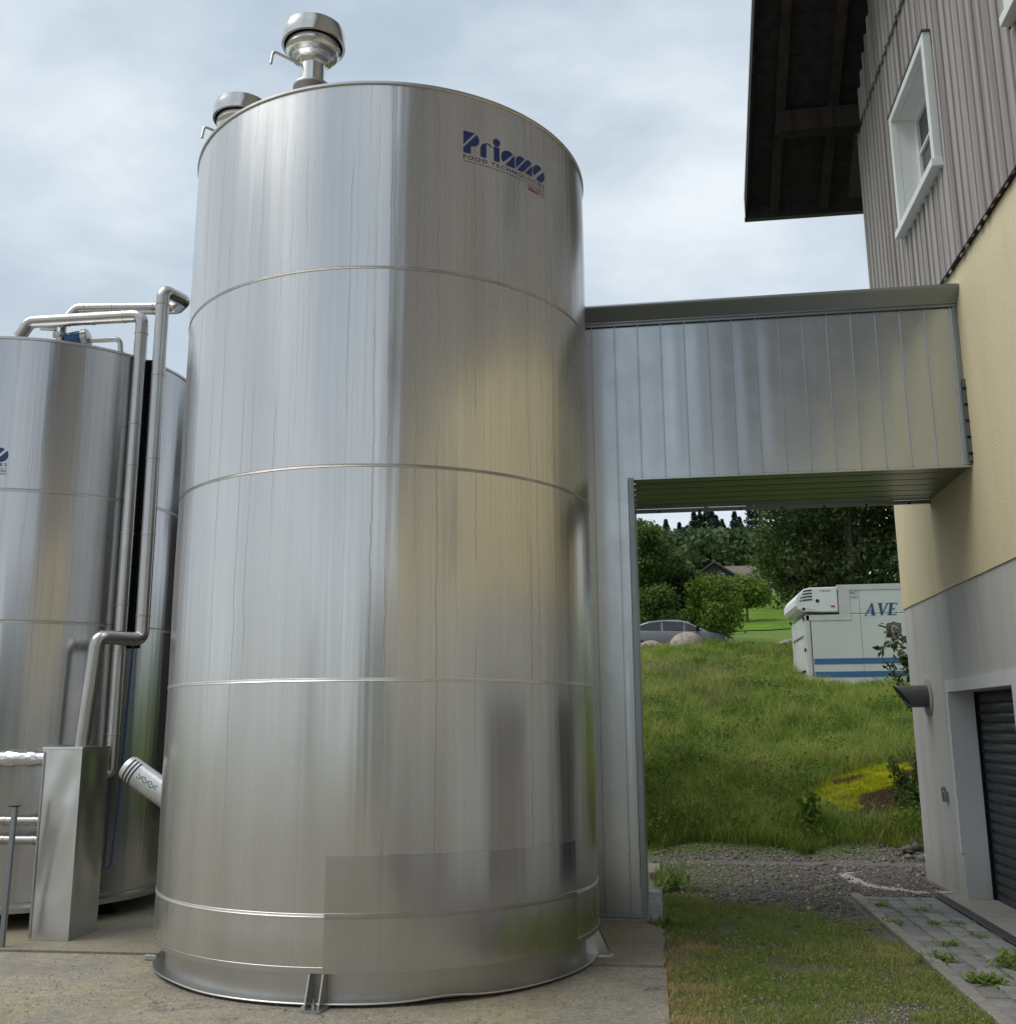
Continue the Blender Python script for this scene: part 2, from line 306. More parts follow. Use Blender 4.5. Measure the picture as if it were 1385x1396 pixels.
# ------------------------------------------------------------------ object helpers
def wloc(o):
    v = Vector((0, 0, 0))
    while o is not None: v += o.location; o = o.parent
    return v
def tag(o, label=None, cat=None, group=None, kind=None):
    if label: o['label'] = label
    if cat: o['category'] = cat
    if group: o['group'] = group
    if kind: o['kind'] = kind
    return o
def thing(name, loc, label, cat, group=None):
    o = bpy.data.objects.new(name, None); COL.objects.link(o); o.location = loc; o.empty_display_size = .2
    return tag(o, label, cat, group)
def copy_tree(o, parent=None):
    c = o.copy(); COL.objects.link(c); c.parent = parent
    for ch in list(o.children): copy_tree(ch, c)
    return c
def link_mesh(name, me, mat, parent=None, loc=None):
    o = bpy.data.objects.new(name, me); COL.objects.link(o)
    if mat is not None: me.materials.append(mat)
    if parent is not None: o.parent = parent
    if loc is not None: o.location = loc
    return o
class MB:
    def __init__(s): s.v = []; s.f = []
    def add(s, vs, fs):
        n = len(s.v); s.v += [tuple(a) for a in vs]; s.f += [tuple(i+n for i in f) for f in fs]; return s
    def box(s, a, b, c, d, e, f):
        x0, x1 = sorted((a, d)); y0, y1 = sorted((b, e)); z0, z1 = sorted((c, f))
        return s.add([(x0,y0,z0),(x1,y0,z0),(x1,y1,z0),(x0,y1,z0),(x0,y0,z1),(x1,y0,z1),(x1,y1,z1),(x0,y1,z1)],
                     [(0,3,2,1),(4,5,6,7),(0,1,5,4),(1,2,6,5),(2,3,7,6),(3,0,4,7)])
    def prism(s, poly, ext, axis=2, at=0.0):
        # poly: 2D loop; extruded along axis from at to at+ext
        def P(p, t):
            return {0: (t, p[0], p[1]), 1: (p[0], t, p[1]), 2: (p[0], p[1], t)}[axis]
        n = len(poly); vs = [P(p, at) for p in poly]+[P(p, at+ext) for p in poly]
        fs = [tuple(range(n))[::-1], tuple(range(n, 2*n))]+[(i, (i+1) % n, n+(i+1) % n, n+i) for i in range(n)]
        return s.add(vs, fs)
    def lathe(s, prof, c=(0, 0, 0), n=48, a0=0.0, a1=2*PI, axis=None):
        full = abs(a1-a0-2*PI) < 1e-6; k = n if full else n+1
        vs = []
        if axis is not None:
            q = Vector((0, 0, 1)).rotation_difference(Vector(axis).normalized())
        for i in range(k):
            a = a0+(a1-a0)*i/n
            for r, z in prof:
                p = Vector((r*math.cos(a), r*math.sin(a), z))
                if axis is not None: p = q @ p
                vs.append((p.x+c[0], p.y+c[1], p.z+c[2]))
        m = len(prof); fs = []
        for i in range(n):
            j = (i+1) % k
            for t in range(m-1): fs.append((i*m+t, j*m+t, j*m+t+1, i*m+t+1))
        return s.add(vs, fs)
    def tube(s, pts, r, n=16, cap=True):
        pts = [Vector(p) for p in pts]; rs = r if isinstance(r, (list, tuple)) else [r]*len(pts)
        ref = None; vs = []
        for i, p in enumerate(pts):
            if i == 0: d = pts[1]-p
            elif i == len(pts)-1: d = p-pts[i-1]
            else: d = (pts[i+1]-p).normalized()+(p-pts[i-1]).normalized()
            d.normalize()
            if ref is None: ref = d.orthogonal().normalized()
            ref = (ref-d*ref.dot(d)).normalized(); w = d.cross(ref)
            for k in range(n):
                a = 2*PI*k/n; vs.append(p+(ref*math.cos(a)+w*math.sin(a))*rs[i])
        fs = []
        for i in range(len(pts)-1):
            for k in range(n): fs.append((i*n+k, i*n+(k+1) % n, (i+1)*n+(k+1) % n, (i+1)*n+k))
        if cap: fs += [tuple(range(n))[::-1], tuple(range((len(pts)-1)*n, len(pts)*n))]
        return s.add(vs, fs)
    def build(s, name, mat, parent=None, smooth=False, bevel=0.0, loc=None):
        off = wloc(parent) if parent is not None else Vector(loc or (0, 0, 0))
        me = bpy.data.meshes.new(name)
        me.from_pydata([(x-off.x, y-off.y, z-off.z) for x, y, z in s.v], [], s.f); me.update()
        if smooth:
            me.polygons.foreach_set('use_smooth', [True]*len(me.polygons))
            try: me.set_sharp_from_angle(angle=math.radians(35))
            except Exception: pass
        o = link_mesh(name, me, mat, parent, loc if parent is None else None)
        if bevel:
            b = o.modifiers.new('bevel', 'BEVEL'); b.width = bevel; b.segments = 2; b.limit_method = 'ANGLE'; b.angle_limit = math.radians(40)
        return o
def arc_pts(path, r, seg=8):
    """round the inner corners of a polyline (pipe elbows)"""
    P = [Vector(p) for p in path]; out = [P[0]]
    for i in range(1, len(P)-1):
        a = (P[i-1]-P[i]).normalized(); b = (P[i+1]-P[i]).normalized()
        th = a.angle(b); t = min(r/math.tan(th/2), (P[i-1]-P[i]).length*.49, (P[i+1]-P[i]).length*.49)
        s0 = P[i]+a*t; e0 = P[i]+b*t
        for k in range(seg+1):
            q = k/seg; out.append((s0.lerp(P[i], q)).lerp(P[i].lerp(e0, q), q))
    out.append(P[-1]); return out
def np_mesh(name, V, Fq, mat, tint=None, parent=None, loc=None):
    me = bpy.data.meshes.new(name); nv = len(V); nf, k = Fq.shape
    me.vertices.add(nv); me.vertices.foreach_set('co', V.astype(np.float32).ravel())
    me.loops.add(nf*k); me.loops.foreach_set('vertex_index', Fq.astype(np.int32).ravel())
    me.polygons.add(nf); me.polygons.foreach_set('loop_start', np.arange(0, nf*k, k, dtype=np.int32))
    me.update(calc_edges=True)
    if tint is not None:
        a = me.attributes.new('tint', 'FLOAT', 'FACE'); a.data.foreach_set('value', tint.astype(np.float32))
    me.materials.append(mat)
    o = bpy.data.objects.new(name, me); COL.objects.link(o)
    if parent is not None: o.parent = parent
    if loc is not None: o.location = loc
    return o

# ------------------------------------------------------------------ text / marks
def text_geo(s, size, shear=0.0, spacing=1.0):
    cu = bpy.data.curves.new('t', 'FONT'); cu.body = s; cu.size = size; cu.shear = shear; cu.space_character = spacing
    o = bpy.data.objects.new('t', cu); COL.objects.link(o)
    dg = bpy.context.evaluated_depsgraph_get(); me = bpy.data.meshes.new_from_object(o.evaluated_get(dg))
    vs = [(v.co.x, v.co.y) for v in me.vertices]; fs = [tuple(p.vertices) for p in me.polygons]
    bpy.data.objects.remove(o); bpy.data.curves.remove(cu); bpy.data.meshes.remove(me)
    return vs, fs
def fit(geo, x, y, w, h):
    vs, fs = geo; x0 = min(v[0] for v in vs); x1 = max(v[0] for v in vs); y0 = min(v[1] for v in vs); y1 = max(v[1] for v in vs)
    return [(x+(a-x0)/(x1-x0)*w, y+(b-y0)/(y1-y0)*h) for a, b in vs], fs
def seg(cx, cy, r, ang, off, n=20):
    """part of a disc on one side of a chord: direction ang (normal), distance off"""
    out = []; h = math.acos(max(-1, min(1, off/r)))
    for i in range(n+1):
        a = ang-h+2*h*i/n; out.append((cx+r*math.cos(a), cy+r*math.sin(a)))
    return out
def logo_polys():
    L = []
    L.append([(0, .17), (.088, .17), (0, .064)])
    L.append([(0, .040), (.102, .162), (.117, .148), (.124, .126), (.122, .10), (.108, .078), (.085, .066), (.057, .062), (.057, 0), (0, 0)])
    L.append([(.135, 0), (.182, 0), (.182, .116), (.165, .112), (.150, .102), (.139, .086), (.135, .068)])
    L.append([(.182, .116), (.205, .112), (.228, .096), (.232, .099), (.208, .118), (.182, .122)])
    L.append([(.246, 0), (.294, 0), (.294, .115), (.246, .115)])
    L.append([(.270+.030*math.cos(a*PI/8), .152+.030*math.sin(a*PI/8)) for a in range(16)])
    L.append(seg(.372, .058, .062, math.radians(135), .002))
    L.append([(.345, 0), (.432, 0), (.432, .105)])
    L.append([(.446, .010), (.530, .108), (.515, .118), (.485, .120), (.462, .110), (.449, .094), (.446, .075)])
    L.append([(.456, 0), (.516, 0), (.606, .105), (.588, .118), (.563, .119), (.545, .108)])
    L.append([(.532, 0), (.608, 0), (.608, .088)])
    L.append(seg(.682, .060, .063, math.radians(135), .007)); L.append(seg(.692, .056, .063, math.radians(-45), .007))
    return L
def curved_logo(root, C, R, a0, z0, sc=1.0):
    """logo lettering laid on a cylinder; a0 = angle of the left end, z0 = baseline of the big letters"""
    def put(vs, fs, name, mat, lift=.0025):
        V = []
        for s, t in vs:
            a = a0+s*sc/R; V.append((C[0]+(R+lift)*math.cos(a), C[1]+(R+lift)*math.sin(a), z0+t*sc))
        mb = MB(); mb.v = V; mb.f = fs; return mb.build(name, mat, root)
    vs = []; fs = []
    for p in logo_polys():
        n = len(vs); vs += p; fs.append(tuple(range(n, n+len(p))))
    put(vs, fs, 'logo_lettering', M['logo_blue'])
    v, f = fit(text_geo('FOOD TECHNOLOGIES', 1, 0, 1.25), 0.0, -.045, .75, .028); put(v, f, 'small_lettering', M['logo_black'])
    lv = []; lf = []
    for i in range(16): lv += [(i*.05, -.0665), (i*.05, -.0635)]
    for i in range(15): lf.append((2*i, 2*i+2, 2*i+3, 2*i+1))
    put(lv, lf, 'underline', M['vinyl_line'])
    v, f = fit(text_geo('DELLA TOFFOLA', 1), .565, -.098, .185, .020); put(v, f, 'small_lettering', M['logo_black'])
    bv = []; bf = []
    for i in range(4): bv += [(.565+i*.04, -.120), (.565+i*.04, -.104)]
    for i in range(3): bf.append((2*i, 2*i+2, 2*i+3, 2*i+1))
    put(bv, bf, 'red_bar', M['logo_red'])
    v, f = fit(text_geo('GROUP', 1), .695, -.122, .055, .014); put(v, f, 'small_lettering', M['logo_black'])

# ------------------------------------------------------------------ terrain
PX = [-60, 0, 13.55, 14.2, 15.0, 16.2, 18.0, 21.0, 24.0, 26.5, 31, 35, 38, 41, 44, 50, 55, 70, 85, 110, 120, 160, 260, 320, 600, 1500]
PZ = [0, 0, 0, .22, .52, .88, 1.30, 1.95, 2.45, 2.85, 3.30, 3.90, 4.38, 4.30, 4.42, 5.2, 6.1, 7.9, 10.2, 14.6, 16.2, 21, 33, 35, 36, 30]
def gz(x, y):
    x = np.asarray(x, float); y = np.asarray(y, float)
    yy = y+.35*np.sin(x*.9)+.15*np.sin(x*2.3+1) - np.where(y > 20, 0, 0)
    yy = np.where(y < 13.3, y, yy)
    z = np.interp(yy, PX, PZ)
    w = np.clip((y-14)/3, 0, 1)*np.clip((60-y)/20, 0, 1)
    z = z+w*(.07*np.sin(x*1.7+y*.8)+.05*np.sin(x*.8-y*1.9)+.03*np.sin(3.1*x+2.3*y))
    # earth bank heaped against the corner of the building
    z = z+.38*np.exp(-((x-3.9)/.9)**2-((y-15.6)/.9)**2)
    # embankment falls away to the side
    side = np.clip((np.abs(x-2)-60)/200, 0, 1)
    return z*(1-.35*side)
def gzs(x, y): return float(gz(np.array([x]), np.array([y]))[0])
xs = np.unique(np.concatenate([np.linspace(-900, -60, 22), np.linspace(-60, -6, 28), np.linspace(-6, 12, 91), np.linspace(12, 60, 40), np.linspace(60, 900, 24)]))
ys = np.unique(np.concatenate([np.linspace(-900, -40, 20), np.linspace(-40, 12, 30), np.linspace(12, 46, 171), np.linspace(46, 130, 60), np.linspace(130, 400, 50), np.linspace(400, 1500, 12)]))
GX, GY = np.meshgrid(xs, ys); GZ = gz(GX, GY)
V = np.stack([GX, GY, GZ], -1).reshape(-1, 3); nx = len(xs); ny = len(ys)
I = (np.arange(ny-1)[:, None]*nx+np.arange(nx-1)[None, :]).ravel()
o = np_mesh('ground', V, np.stack([I, I+1, I+1+nx, I+nx], 1), M['ground']); tag(o, kind='structure')
o.data.polygons.foreach_set('use_smooth', [True]*len(o.data.polygons))

# concrete yard: two slabs with an open joint
def slab(name, x0, x1, y0, y1, z1, mat, bev=.012):
    o = MB().box(x0, y0, -.12, x1, y1, z1).build(name, mat, bevel=bev); tag(o, kind='structure'); return o
# front slab (slightly ragged right edge)
def ragged(name, x0, x1, y0, y1, z1, mat):
    n = 40; e = [(x1+random.uniform(-.018, .018), y0+(y1-y0)*i/n) for i in range(n+1)]
    poly = [(x0, y0)]+e+[(x0, y1)]
    o = MB().prism(poly, z1+.12, 2, -.12).build(name, mat); tag(o, kind='structure'); return o
ragged('yard_slab', -40, .015, -36, 7.60, .022, M['conc_front'])
ragged('yard_slab', -40, .0, 7.625, 13.0, .034, M['conc_back'])
# paved strip: kerb, stones, drain, apron
kb = MB(); yk = 10.86
while yk > 3:
    kb.box(1.80+random.uniform(-.003, .003), yk-.993, -.1, 1.893, yk, .045+random.uniform(-.004, .004)); yk -= 1.0
o = kb.build('kerb', M['kerb'], bevel=.012); tag(o, kind='structure')
pv = []; pf = []; pt = []
px0, px1 = 1.90, 2.585; ncol = 4; wcol = (px1-px0)/ncol; lrow = .21
y = 10.82; row = 0
bvx = .004
while y > 4.0:
    for c in range(ncol):
        off = 0
        x0 = px0+c*wcol+.006; x1 = px0+(c+1)*wcol-.006; y1 = y-.006; y0 = y-lrow+.006; z = .020+random.uniform(-.003, .003)
        n = len(pv); ch = .006
        pv += [(x0, y0, -.03), (x1, y0, -.03), (x1, y1, -.03), (x0, y1, -.03), (x0, y0, z-ch), (x1, y0, z-ch), (x1, y1, z-ch), (x0, y1, z-ch),
               (x0+ch, y0+ch, z), (x1-ch, y0+ch, z), (x1-ch, y1-ch, z), (x0+ch, y1-ch, z)]
        q = [(0,1,5,4),(1,2,6,5),(2,3,7,6),(3,0,4,7),(4,5,9,8),(5,6,10,9),(6,7,11,10),(7,4,8,11),(8,9,10,11)]
        pf += [tuple(n+i for i in f) for f in q]; t = random.random(); pt += [t]*9
    y -= lrow; row += 1
o = np_mesh('paving', np.array(pv), np.array(pf), M['paver'], np.array(pt)); tag(o, kind='structure')
o = MB().box(1.895, -12, -.05, 2.60, 4.0, .018).build('paving_far_end', M['paver']); o.name = 'paving'; tag(o, kind='structure')
o = MB().box(1.895, 3.9, -.05, 2.60, 10.83, .004).build('paving_bed', M['bark']); tag(o, kind='structure')
o = MB().box(2.70, -12, -.1, 3.10, 11.05, .024).build('door_apron', M['conc_apron'], bevel=.005); tag(o, kind='structure')
dr = thing('drain_channel', (2.645, 9, 0), 'dark narrow slotted drain channel between grey paving stones and garage doorstep', 'drain')
MB().box(2.600, -12, -.1, 2.697, 10.92, .010).build('channel', M['black'], dr)
g = MB(); yy = 3.0
while yy < 10.9:
    g.box(2.607, yy, .0105, 2.690, yy+.010, .022); yy += .024
g.box(2.600, 3.0, .0105, 2.6065, 10.92, .024); g.box(2.6905, 3.0, .0105, 2.697, 10.92, .024)
g.build('grating', M['gutter'], dr)

# ------------------------------------------------------------------ big tank
C1 = (-2.0761, 7.9415); R1 = 1.617; Z0, ZT = .2209, 6.122
tank = thing('steel_tank', (C1[0], C1[1], 0), 'tall brushed stainless steel tank with blue lettering in front of the metal clad duct', 'tank')
def shell(root, C, R, z0, z1, seams, mat, n=192):
    p = []; cuts = [z0]+seams+[z1]
    for a, b in zip(cuts[:-1], cuts[1:]):
        for k in range(9):
            t = k/8; z = a+(b-a)*t
            p.append((R-.0015*math.cos(t*2*PI), z))
    pp = []; last = None
    for r, z in p:
        if last is None or z-last > 1e-4: pp.append((r, z)); last = z
    return MB().lathe(pp, (C[0], C[1], 0), n).build('shell', mat, root, True)
shell(tank, C1, R1, Z0, ZT, [.5395, 1.9396, 3.328, 4.7205], M['tank'])
for z in (.5395, 1.9396, 3.328, 4.7205):
    MB().lathe([(R1-.002, z-.012), (R1+.0018, z-.010), (R1+.0022, z-.006), (R1+.0004, z-.003), (R1+.0016, z), (R1+.0004, z+.003), (R1+.0022, z+.006), (R1+.0018, z+.010), (R1-.002, z+.012)], (C1[0], C1[1], 0), 192).build('weld_seam', M['weld_pale' if z < 2 else 'weld'], tank, True)
# rolled rim and shallow cone roof
MB().lathe([(R1-.05, ZT-.012), (R1+.004, ZT-.012), (R1+.010, ZT-.004), (R1+.010, ZT+.012), (R1+.002, ZT+.018), (R1-.05, ZT+.018)], (C1[0], C1[1], 0), 192).build('rim', M['skirt'], tank, True)
MB().lathe([(R1-.02, ZT+.004), (.8, ZT+.12), (.02, ZT+.23)], (C1[0], C1[1], 0), 96).build('roof', M['tank_small'], tank, True)
# bottom: underside lip, skirt and base flange
MB().lathe([(R1+.001, Z0+.03), (R1+.004, Z0+.028), (R1+.004, Z0-.004), (R1-.02, Z0-.006), (1.50, Z0-.004)], (C1[0], C1[1], 0), 160).build('bottom_lip', M['skirt'], tank, True)
MB().lathe([(1.525, .034), (1.525, Z0-.003)], (C1[0], C1[1], 0), 160).build('skirt', M['skirt'], tank, True)
fl = MB(); n = 160; vs = []
for i in range(n):
    a = 2*PI*i/n; lift = .010*max(0, math.sin(a*5+.6))**2+.012*math.exp(-((a-math.radians(299))/.09)**2)
    for r, z in [(1.50, .028), (1.608, .026+lift), (1.612, .032+lift), (1.608, .038+lift), (1.50, .040)]:
        vs.append((C1[0]+r*math.cos(a), C1[1]+r*math.sin(a), z+.012))
fs = [((i*5+t), ((i+1) % n)*5+t, ((i+1) % n)*5+t+1, i*5+t+1) for i in range(n) for t in range(4)]
fl.add(vs, fs); fl.build('base_flange', M['skirt'], tank, True)
# overlapping lower sheet
a0, a1 = math.radians(-87.6), math.radians(-22)
lo = MB(); nn = 60
prof = [(R1+.001, .225), (R1+.0065, .226), (R1+.0065, .522), (R1+.0065, .884), (R1+.001, .886)]
lo.lathe(prof, (C1[0], C1[1], 0), nn, a0, a1)
lo.f.append(tuple(range(len(prof)))); 
lo.build('lower_cover_sheet', M['tank_sheet'], tank, True)
MB().lathe([(R1+.004, .522), (R1+.0095, .525), (R1+.0105, .54), (R1+.0095, .555), (R1+.004, .558)], (C1[0], C1[1], 0), nn, a0+.002, a1).build('weld_seam', M['weld'], tank, True)
# hold-down brackets: foot plate, two gussets and a bolt each
for k, ang in enumerate((-89.0, -1.5, 91, 179)):
    a = math.radians(ang); er = Vector((math.cos(a), math.sin(a), 0)); et = Vector((-math.sin(a), math.cos(a), 0)); O = Vector((C1[0], C1[1], 0))
    def P(r, t, z): q = O+er*r+et*t; return (q.x, q.y, z)
    mb = MB(); z0, z1 = .024, .037
    pl = [(1.53, -.085), (1.60, -.085), (1.72, -.060), (1.72, .060), (1.60, .085), (1.53, .085)]
    nb = len(pl); mb.add([P(r, t, z0) for r, t in pl]+[P(r, t, z1) for r, t in pl], [tuple(range(nb))[::-1], tuple(range(nb, 2*nb))]+[(i, (i+1) % nb, nb+(i+1) % nb, nb+i) for i in range(nb)])
    br = mb.build('bracket', M['skirt'], tank)
    for s in (-.042, .042):
        gpts = [(1.525, .037), (1.695, .037), (1.695, .055), (1.618, .214), (1.525, .214)]; q = len(gpts); t0, t1 = s-.004, s+.004
        MB().add([P(r, t0, z) for r, z in gpts]+[P(r, t1, z) for r, z in gpts], [tuple(range(q))[::-1], tuple(range(q, 2*q))]+[(i, (i+1) % q, q+(i+1) % q, q+i) for i in range(q)]).build('gusset', M['weld'], br)
    c = O+er*1.65
    MB().lathe([(0, .085), (.007, .085), (.007, .055), (.016, .055), (.016, .037)], (c.x, c.y, 0), 6).build('bolt', M['weld'], br)
# lifting lug on the left foot
c = Vector((C1[0], C1[1], 0))+Vector((math.cos(math.radians(197)), math.sin(math.radians(197)), 0))*1.64
MB().box(c.x-.04, c.y-.03, .024, c.x+.05, c.y+.03, .062).build('clip', M['skirt'], tank, bevel=.006)
curved_logo(tank, C1, R1, math.radians(-57.9), 5.662)
# motor cover sticking out at lower left
mc = thing('motor_cover', (-3.66, 7.86, 1.05), 'silver cylindrical motor cover with three slots at the lower left of the tall tank', 'motor cover')
axd = Vector((-.455, -.03, .300)).normalized(); base = Vector((-3.70, 7.90, 1.065)); Lm = .54
pr = [(0.0, Lm), (.070, Lm), (.088, Lm-.008), (.098, Lm-.03), (.100, Lm-.06), (.100, .02), (.106, .015), (.106, -.2)]
MB().lathe(pr, base, 48, axis=axd).build('cover', M['cast'], mc, True)
qr = Vector((0, 0, 1)).rotation_difference(axd)
for k in range(3):
    mb = MB(); zz = Lm-.055-.030*k
    mb.lathe([(.1006, zz-.006), (.1012, zz-.006), (.1012, zz+.006), (.1006, zz+.006)], base, 24, math.radians(-170), math.radians(-20), axis=axd); mb.build('slot', M['dark_hole'], mc)
sc = MB()
for row, off in ((0, .0), (1, .028)):
    pts = []
    for i in range(13):
        aa = math.radians(-80+off*400)+.10*math.sin(i*1.55+row); pp = Vector((.102*math.cos(aa), .102*math.sin(aa), Lm-.34+i*.0155)); pts.append(base+qr @ pp)
    sc.tube(pts, .0026, 5)
sc.build('emblem', M['dark_hole'], mc)

def vent(loc, label):
    t = thing('tank_vent', (0, 0, 0), label, 'vent', 'breather vents on the tall tank roof')
    MB().lathe([(.096, -.72), (.096, -.24)], (0, 0, 0), 40).build('stack', M['vent_steel'], t, True)
    for z in (-.45,):
        f = MB().lathe([(.096, z-.010), (.146, z-.010), (.148, z), (.146, z+.010), (.096, z+.010)], (0, 0, 0), 40); f.build('flange', M['skirt'], t, True)
    MB().lathe([(.096, -.26), (.108, -.235), (.128, -.22), (.13, -.212), (.158, -.195), (.16, -.186), (.188, -.165), (.19, -.155), (.212, -.13), (.212, -.02), (.15, -.01)], (0, 0, 0), 48).build('bowl', M['vent_steel'], t, True)
    MB().lathe([(.228, -.085), (.247, -.085), (.249, -.08), (.246, .02), (.240, .022), (.232, .024), (.232, .058), (.228, .062), (.0, .068)], (0, 0, 0), 56).build('cap', M['vent_steel'], t, True)
    MB().lathe([(.20, -.02), (.244, -.02)], (0, 0, 0), 40).build('screen', M['dark_hole'], t)
    d = Vector((-.78, -.62, 0)).normalized()
    p0 = Vector((0, 0, -.27))+d*.10
    MB().tube(arc_pts([p0, p0+d*.22+Vector((0, 0, .04)), p0+d*.235+Vector((0, 0, -.075))], .03), .011, 10).build('overflow_rod', M['skirt'], t, True)
    t.location = loc
    return t
v1 = vent((-2.489, 6.943, 6.99), 'mushroom shaped steel vent standing highest on the tank roof')
v2 = copy_tree(v1); v2.location = (-3.43, 7.80, 6.97); v2['label'] = 'lower left steel vent half hidden behind the rim of the tall tank'

# ------------------------------------------------------------------ second tank (left)
C2 = (-6.0, 9.456); R2 = 1.37
t2 = thing('steel_tank', (C2[0], C2[1], 0), 'shorter dull steel tank at the left with pipes crossing over its top', 'tank')
shell(t2, C2, R2, .165, 5.13, [.24, 2.562, 3.72], M['tank_small'])
for z in (.24, 2.562, 3.72):
    MB().lathe([(R2-.003, z-.015), (R2+.0035, z-.013), (R2+.001, z), (R2+.0035, z+.013), (R2-.003, z+.015)], (C2[0], C2[1], 0), 160).build('weld_seam', M['weld'], t2, True)
MB().lathe([(R2-.05, 5.12), (R2+.008, 5.12), (R2+.008, 5.143), (R2-.05, 5.145)], (C2[0], C2[1], 0), 160).build('rim', M['skirt'], t2, True)
MB().lathe([(R2-.02, 5.135), (.02, 5.22)], (C2[0], C2[1], 0), 64).build('roof', M['tank_small'], t2, True)
MB().lathe([(R2+.0, .168), (R2-.03, .160), (0.02, .15)], (C2[0], C2[1], 0), 96).build('bottom', M['skirt'], t2, True)
for k in range(6):
    a = math.radians(-75+60*k); cx, cy = C2[0]+1.1*math.cos(a), C2[1]+1.1*math.sin(a)
    MB().lathe([(.05, .155), (.05, .05), (.09, .05), (.09, .03)], (cx, cy, 0), 20).build('leg', M['black'], t2, True)
MB().tube([(-6.12, 8.35, 5.13), (-6.12, 8.35, 5.20)], .012, 8).build('rim_stud', M['skirt'], t2)
curved_logo(t2, C2, R2, math.radians(-73.2)-.75/R2, 3.975)
sh_ = thing('added_shed', (-5, 14, 0), 'dark boarded shed added unseen behind the two steel tanks for their reflections', 'shed')  # unseen shed, added to darken what the tank steel reflects
MB().box(-10, 13.2, 0, -1.5, 16, 4.6).build('wall', M['darkwood'], sh_)
MB().prism([(13.0, 4.5), (14.6, 5.3), (16.2, 4.5), (16.2, 4.62), (14.6, 5.42), (13.0, 4.62)], 8.9, 0, -10.2).build('roof', M['roof_dark'], sh_)
# mossy concrete wall behind the left tank
o = MB().box(-9, 11.6, 0, -2.6, 11.8, .55).build('low_wall', M['conc_back'], bevel=.01); tag(o, 'low mossy concrete upstand behind the tanks seen under the left tank', 'wall')

# pipes at the left tank
pa = thing('insulated_pipe', (-4.745, 8.74, 1.2), 'lower clad pipe rising and running across the top of the left tank', 'pipe', 'clad pipes on the left tank')
rA = .060
pathA = [(-4.745, 8.74, 1.30), (-4.745, 8.74, 5.535), (-5.90, 8.72, 5.535), (-6.0, 8.72, 5.38)]
MB().tube(arc_pts(pathA, .10), rA, 24).build('cladding', M['pipe'], pa, True)
MB().tube([(-6.0, 8.72, 5.39), (-6.0, 8.72, 5.17)], .028, 16).build('stub', M['skirt'], pa, True)
MB().lathe([(.0, .03), (.075, .03), (.075, 0), (.0, 0)], (-6.0, 8.72, 5.17), 24).build('flange', M['skirt'], pa, True)
for z in (1.60, 2.30, 2.75, 3.40, 4.05, 4.45, 5.35):
    MB().lathe([(rA, z-.010), (rA+.0035, z-.008), (rA+.0035, z+.008), (rA, z+.010)], (-4.745, 8.74, 0), 24).build('joint_ring', M['weld'], pa, True)
for xx in (-4.93, -5.25, -5.6):
    MB().lathe([(rA, -.008), (rA+.003, -.007), (rA+.003, .007), (rA, .008)], (xx, 8.737, 5.535), 24, axis=(1, 0, 0)).build('joint_ring', M['weld'], pa, True)
MB().tube(arc_pts([(-4.745, 8.74, 1.34), (-4.745, 8.74, 1.27), (-4.90, 8.62, 1.26)], .05), .045, 16).build('end_bend', M['skirt'], pa, True)
pb = thing('insulated_pipe', (-4.69, 8.15, 1.5), 'clad pipe stepping up from the sheet metal housing to the highest bend', 'pipe', 'clad pipes on the left tank')
pathB = [(-4.70, 8.15, 1.49), (-4.63, 8.15, 2.41), (-4.425, 8.52, 2.41), (-4.455, 8.56, 5.70), (-4.37, 8.83, 5.70), (-4.52, 8.985, 5.70), (-5.50, 8.86, 5.70), (-5.62, 8.85, 5.56), (-5.64, 8.85, 5.14)]
MB().tube(arc_pts(pathB[:8], .085), .060, 24).build('cladding', M['pipe'], pb, True)
MB().tube([(-5.62, 8.85, 5.60), (-5.64, 8.85, 5.15)], .030, 16).build('stub', M['skirt'], pb, True)
for z in (2.62, 3.35, 4.05, 4.85, 5.55):
    t = (z-2.41)/(5.70-2.41); MB().lathe([(.06, z-.010), (.0635, z-.008), (.0635, z+.008), (.06, z+.010)], (-4.425-.03*t, 8.52+.04*t, 0), 24).build('joint_ring', M['weld'], pb, True)
for t in (.25, .6):
    p = Vector(pathB[0]).lerp(Vector(pathB[1]), t)
for xx in (-4.75, -5.15, -5.42):
    MB().lathe([(.06, -.008), (.0635, -.007), (.0635, .007), (.06, .008)], (xx, 8.985-(abs(xx)-4.52)*.1275, 5.70), 24, axis=(1, -.1275*-1, 0)).build('joint_ring', M['weld'], pb, True)
# valve, gauge heads, small return pipe on the left tank's top
va = thing('butterfly_valve', (-5.64, 8.84, 5.14), 'small steel valve with dark handwheel under the clad pipe on the left tank', 'valve')
MB().lathe([(.0, .0), (.075, .0), (.075, .03), (.045, .03), (.045, .10), (.065, .105), (.065, .15), (.04, .155), (.04, .26), (.075, .27), (.075, .30), (0, .30)], (-5.64, 8.84, 5.14), 24).build('valve_body', M['skirt'], va, True)
MB().tube([(-5.66, 8.80, 5.50), (-5.80, 8.74, 5.50)], [.045, .045], 14).build('actuator', M['skirt'], va, True)
MB().lathe([(.04, -.01), (.052, -.01), (.052, .01), (.04, .01), (.04, -.01)], (-5.55, 8.70, 5.26), 20, axis=(.3, -1, .2)).build('handwheel', M['black'], va, True)
gh = thing('level_transmitter', (-5.46, 8.90, 5.14), 'blue round level transmitter head on a stem on top of the left tank', 'gauge')
MB().lathe([(0, 0), (.075, 0), (.075, .03), (.04, .035), (.04, .16), (.0, .16)], (-5.46, 8.9, 5.15), 20).build('stem', M['skirt'], gh, True)
dd = Vector((.95, .12, .18)).normalized()
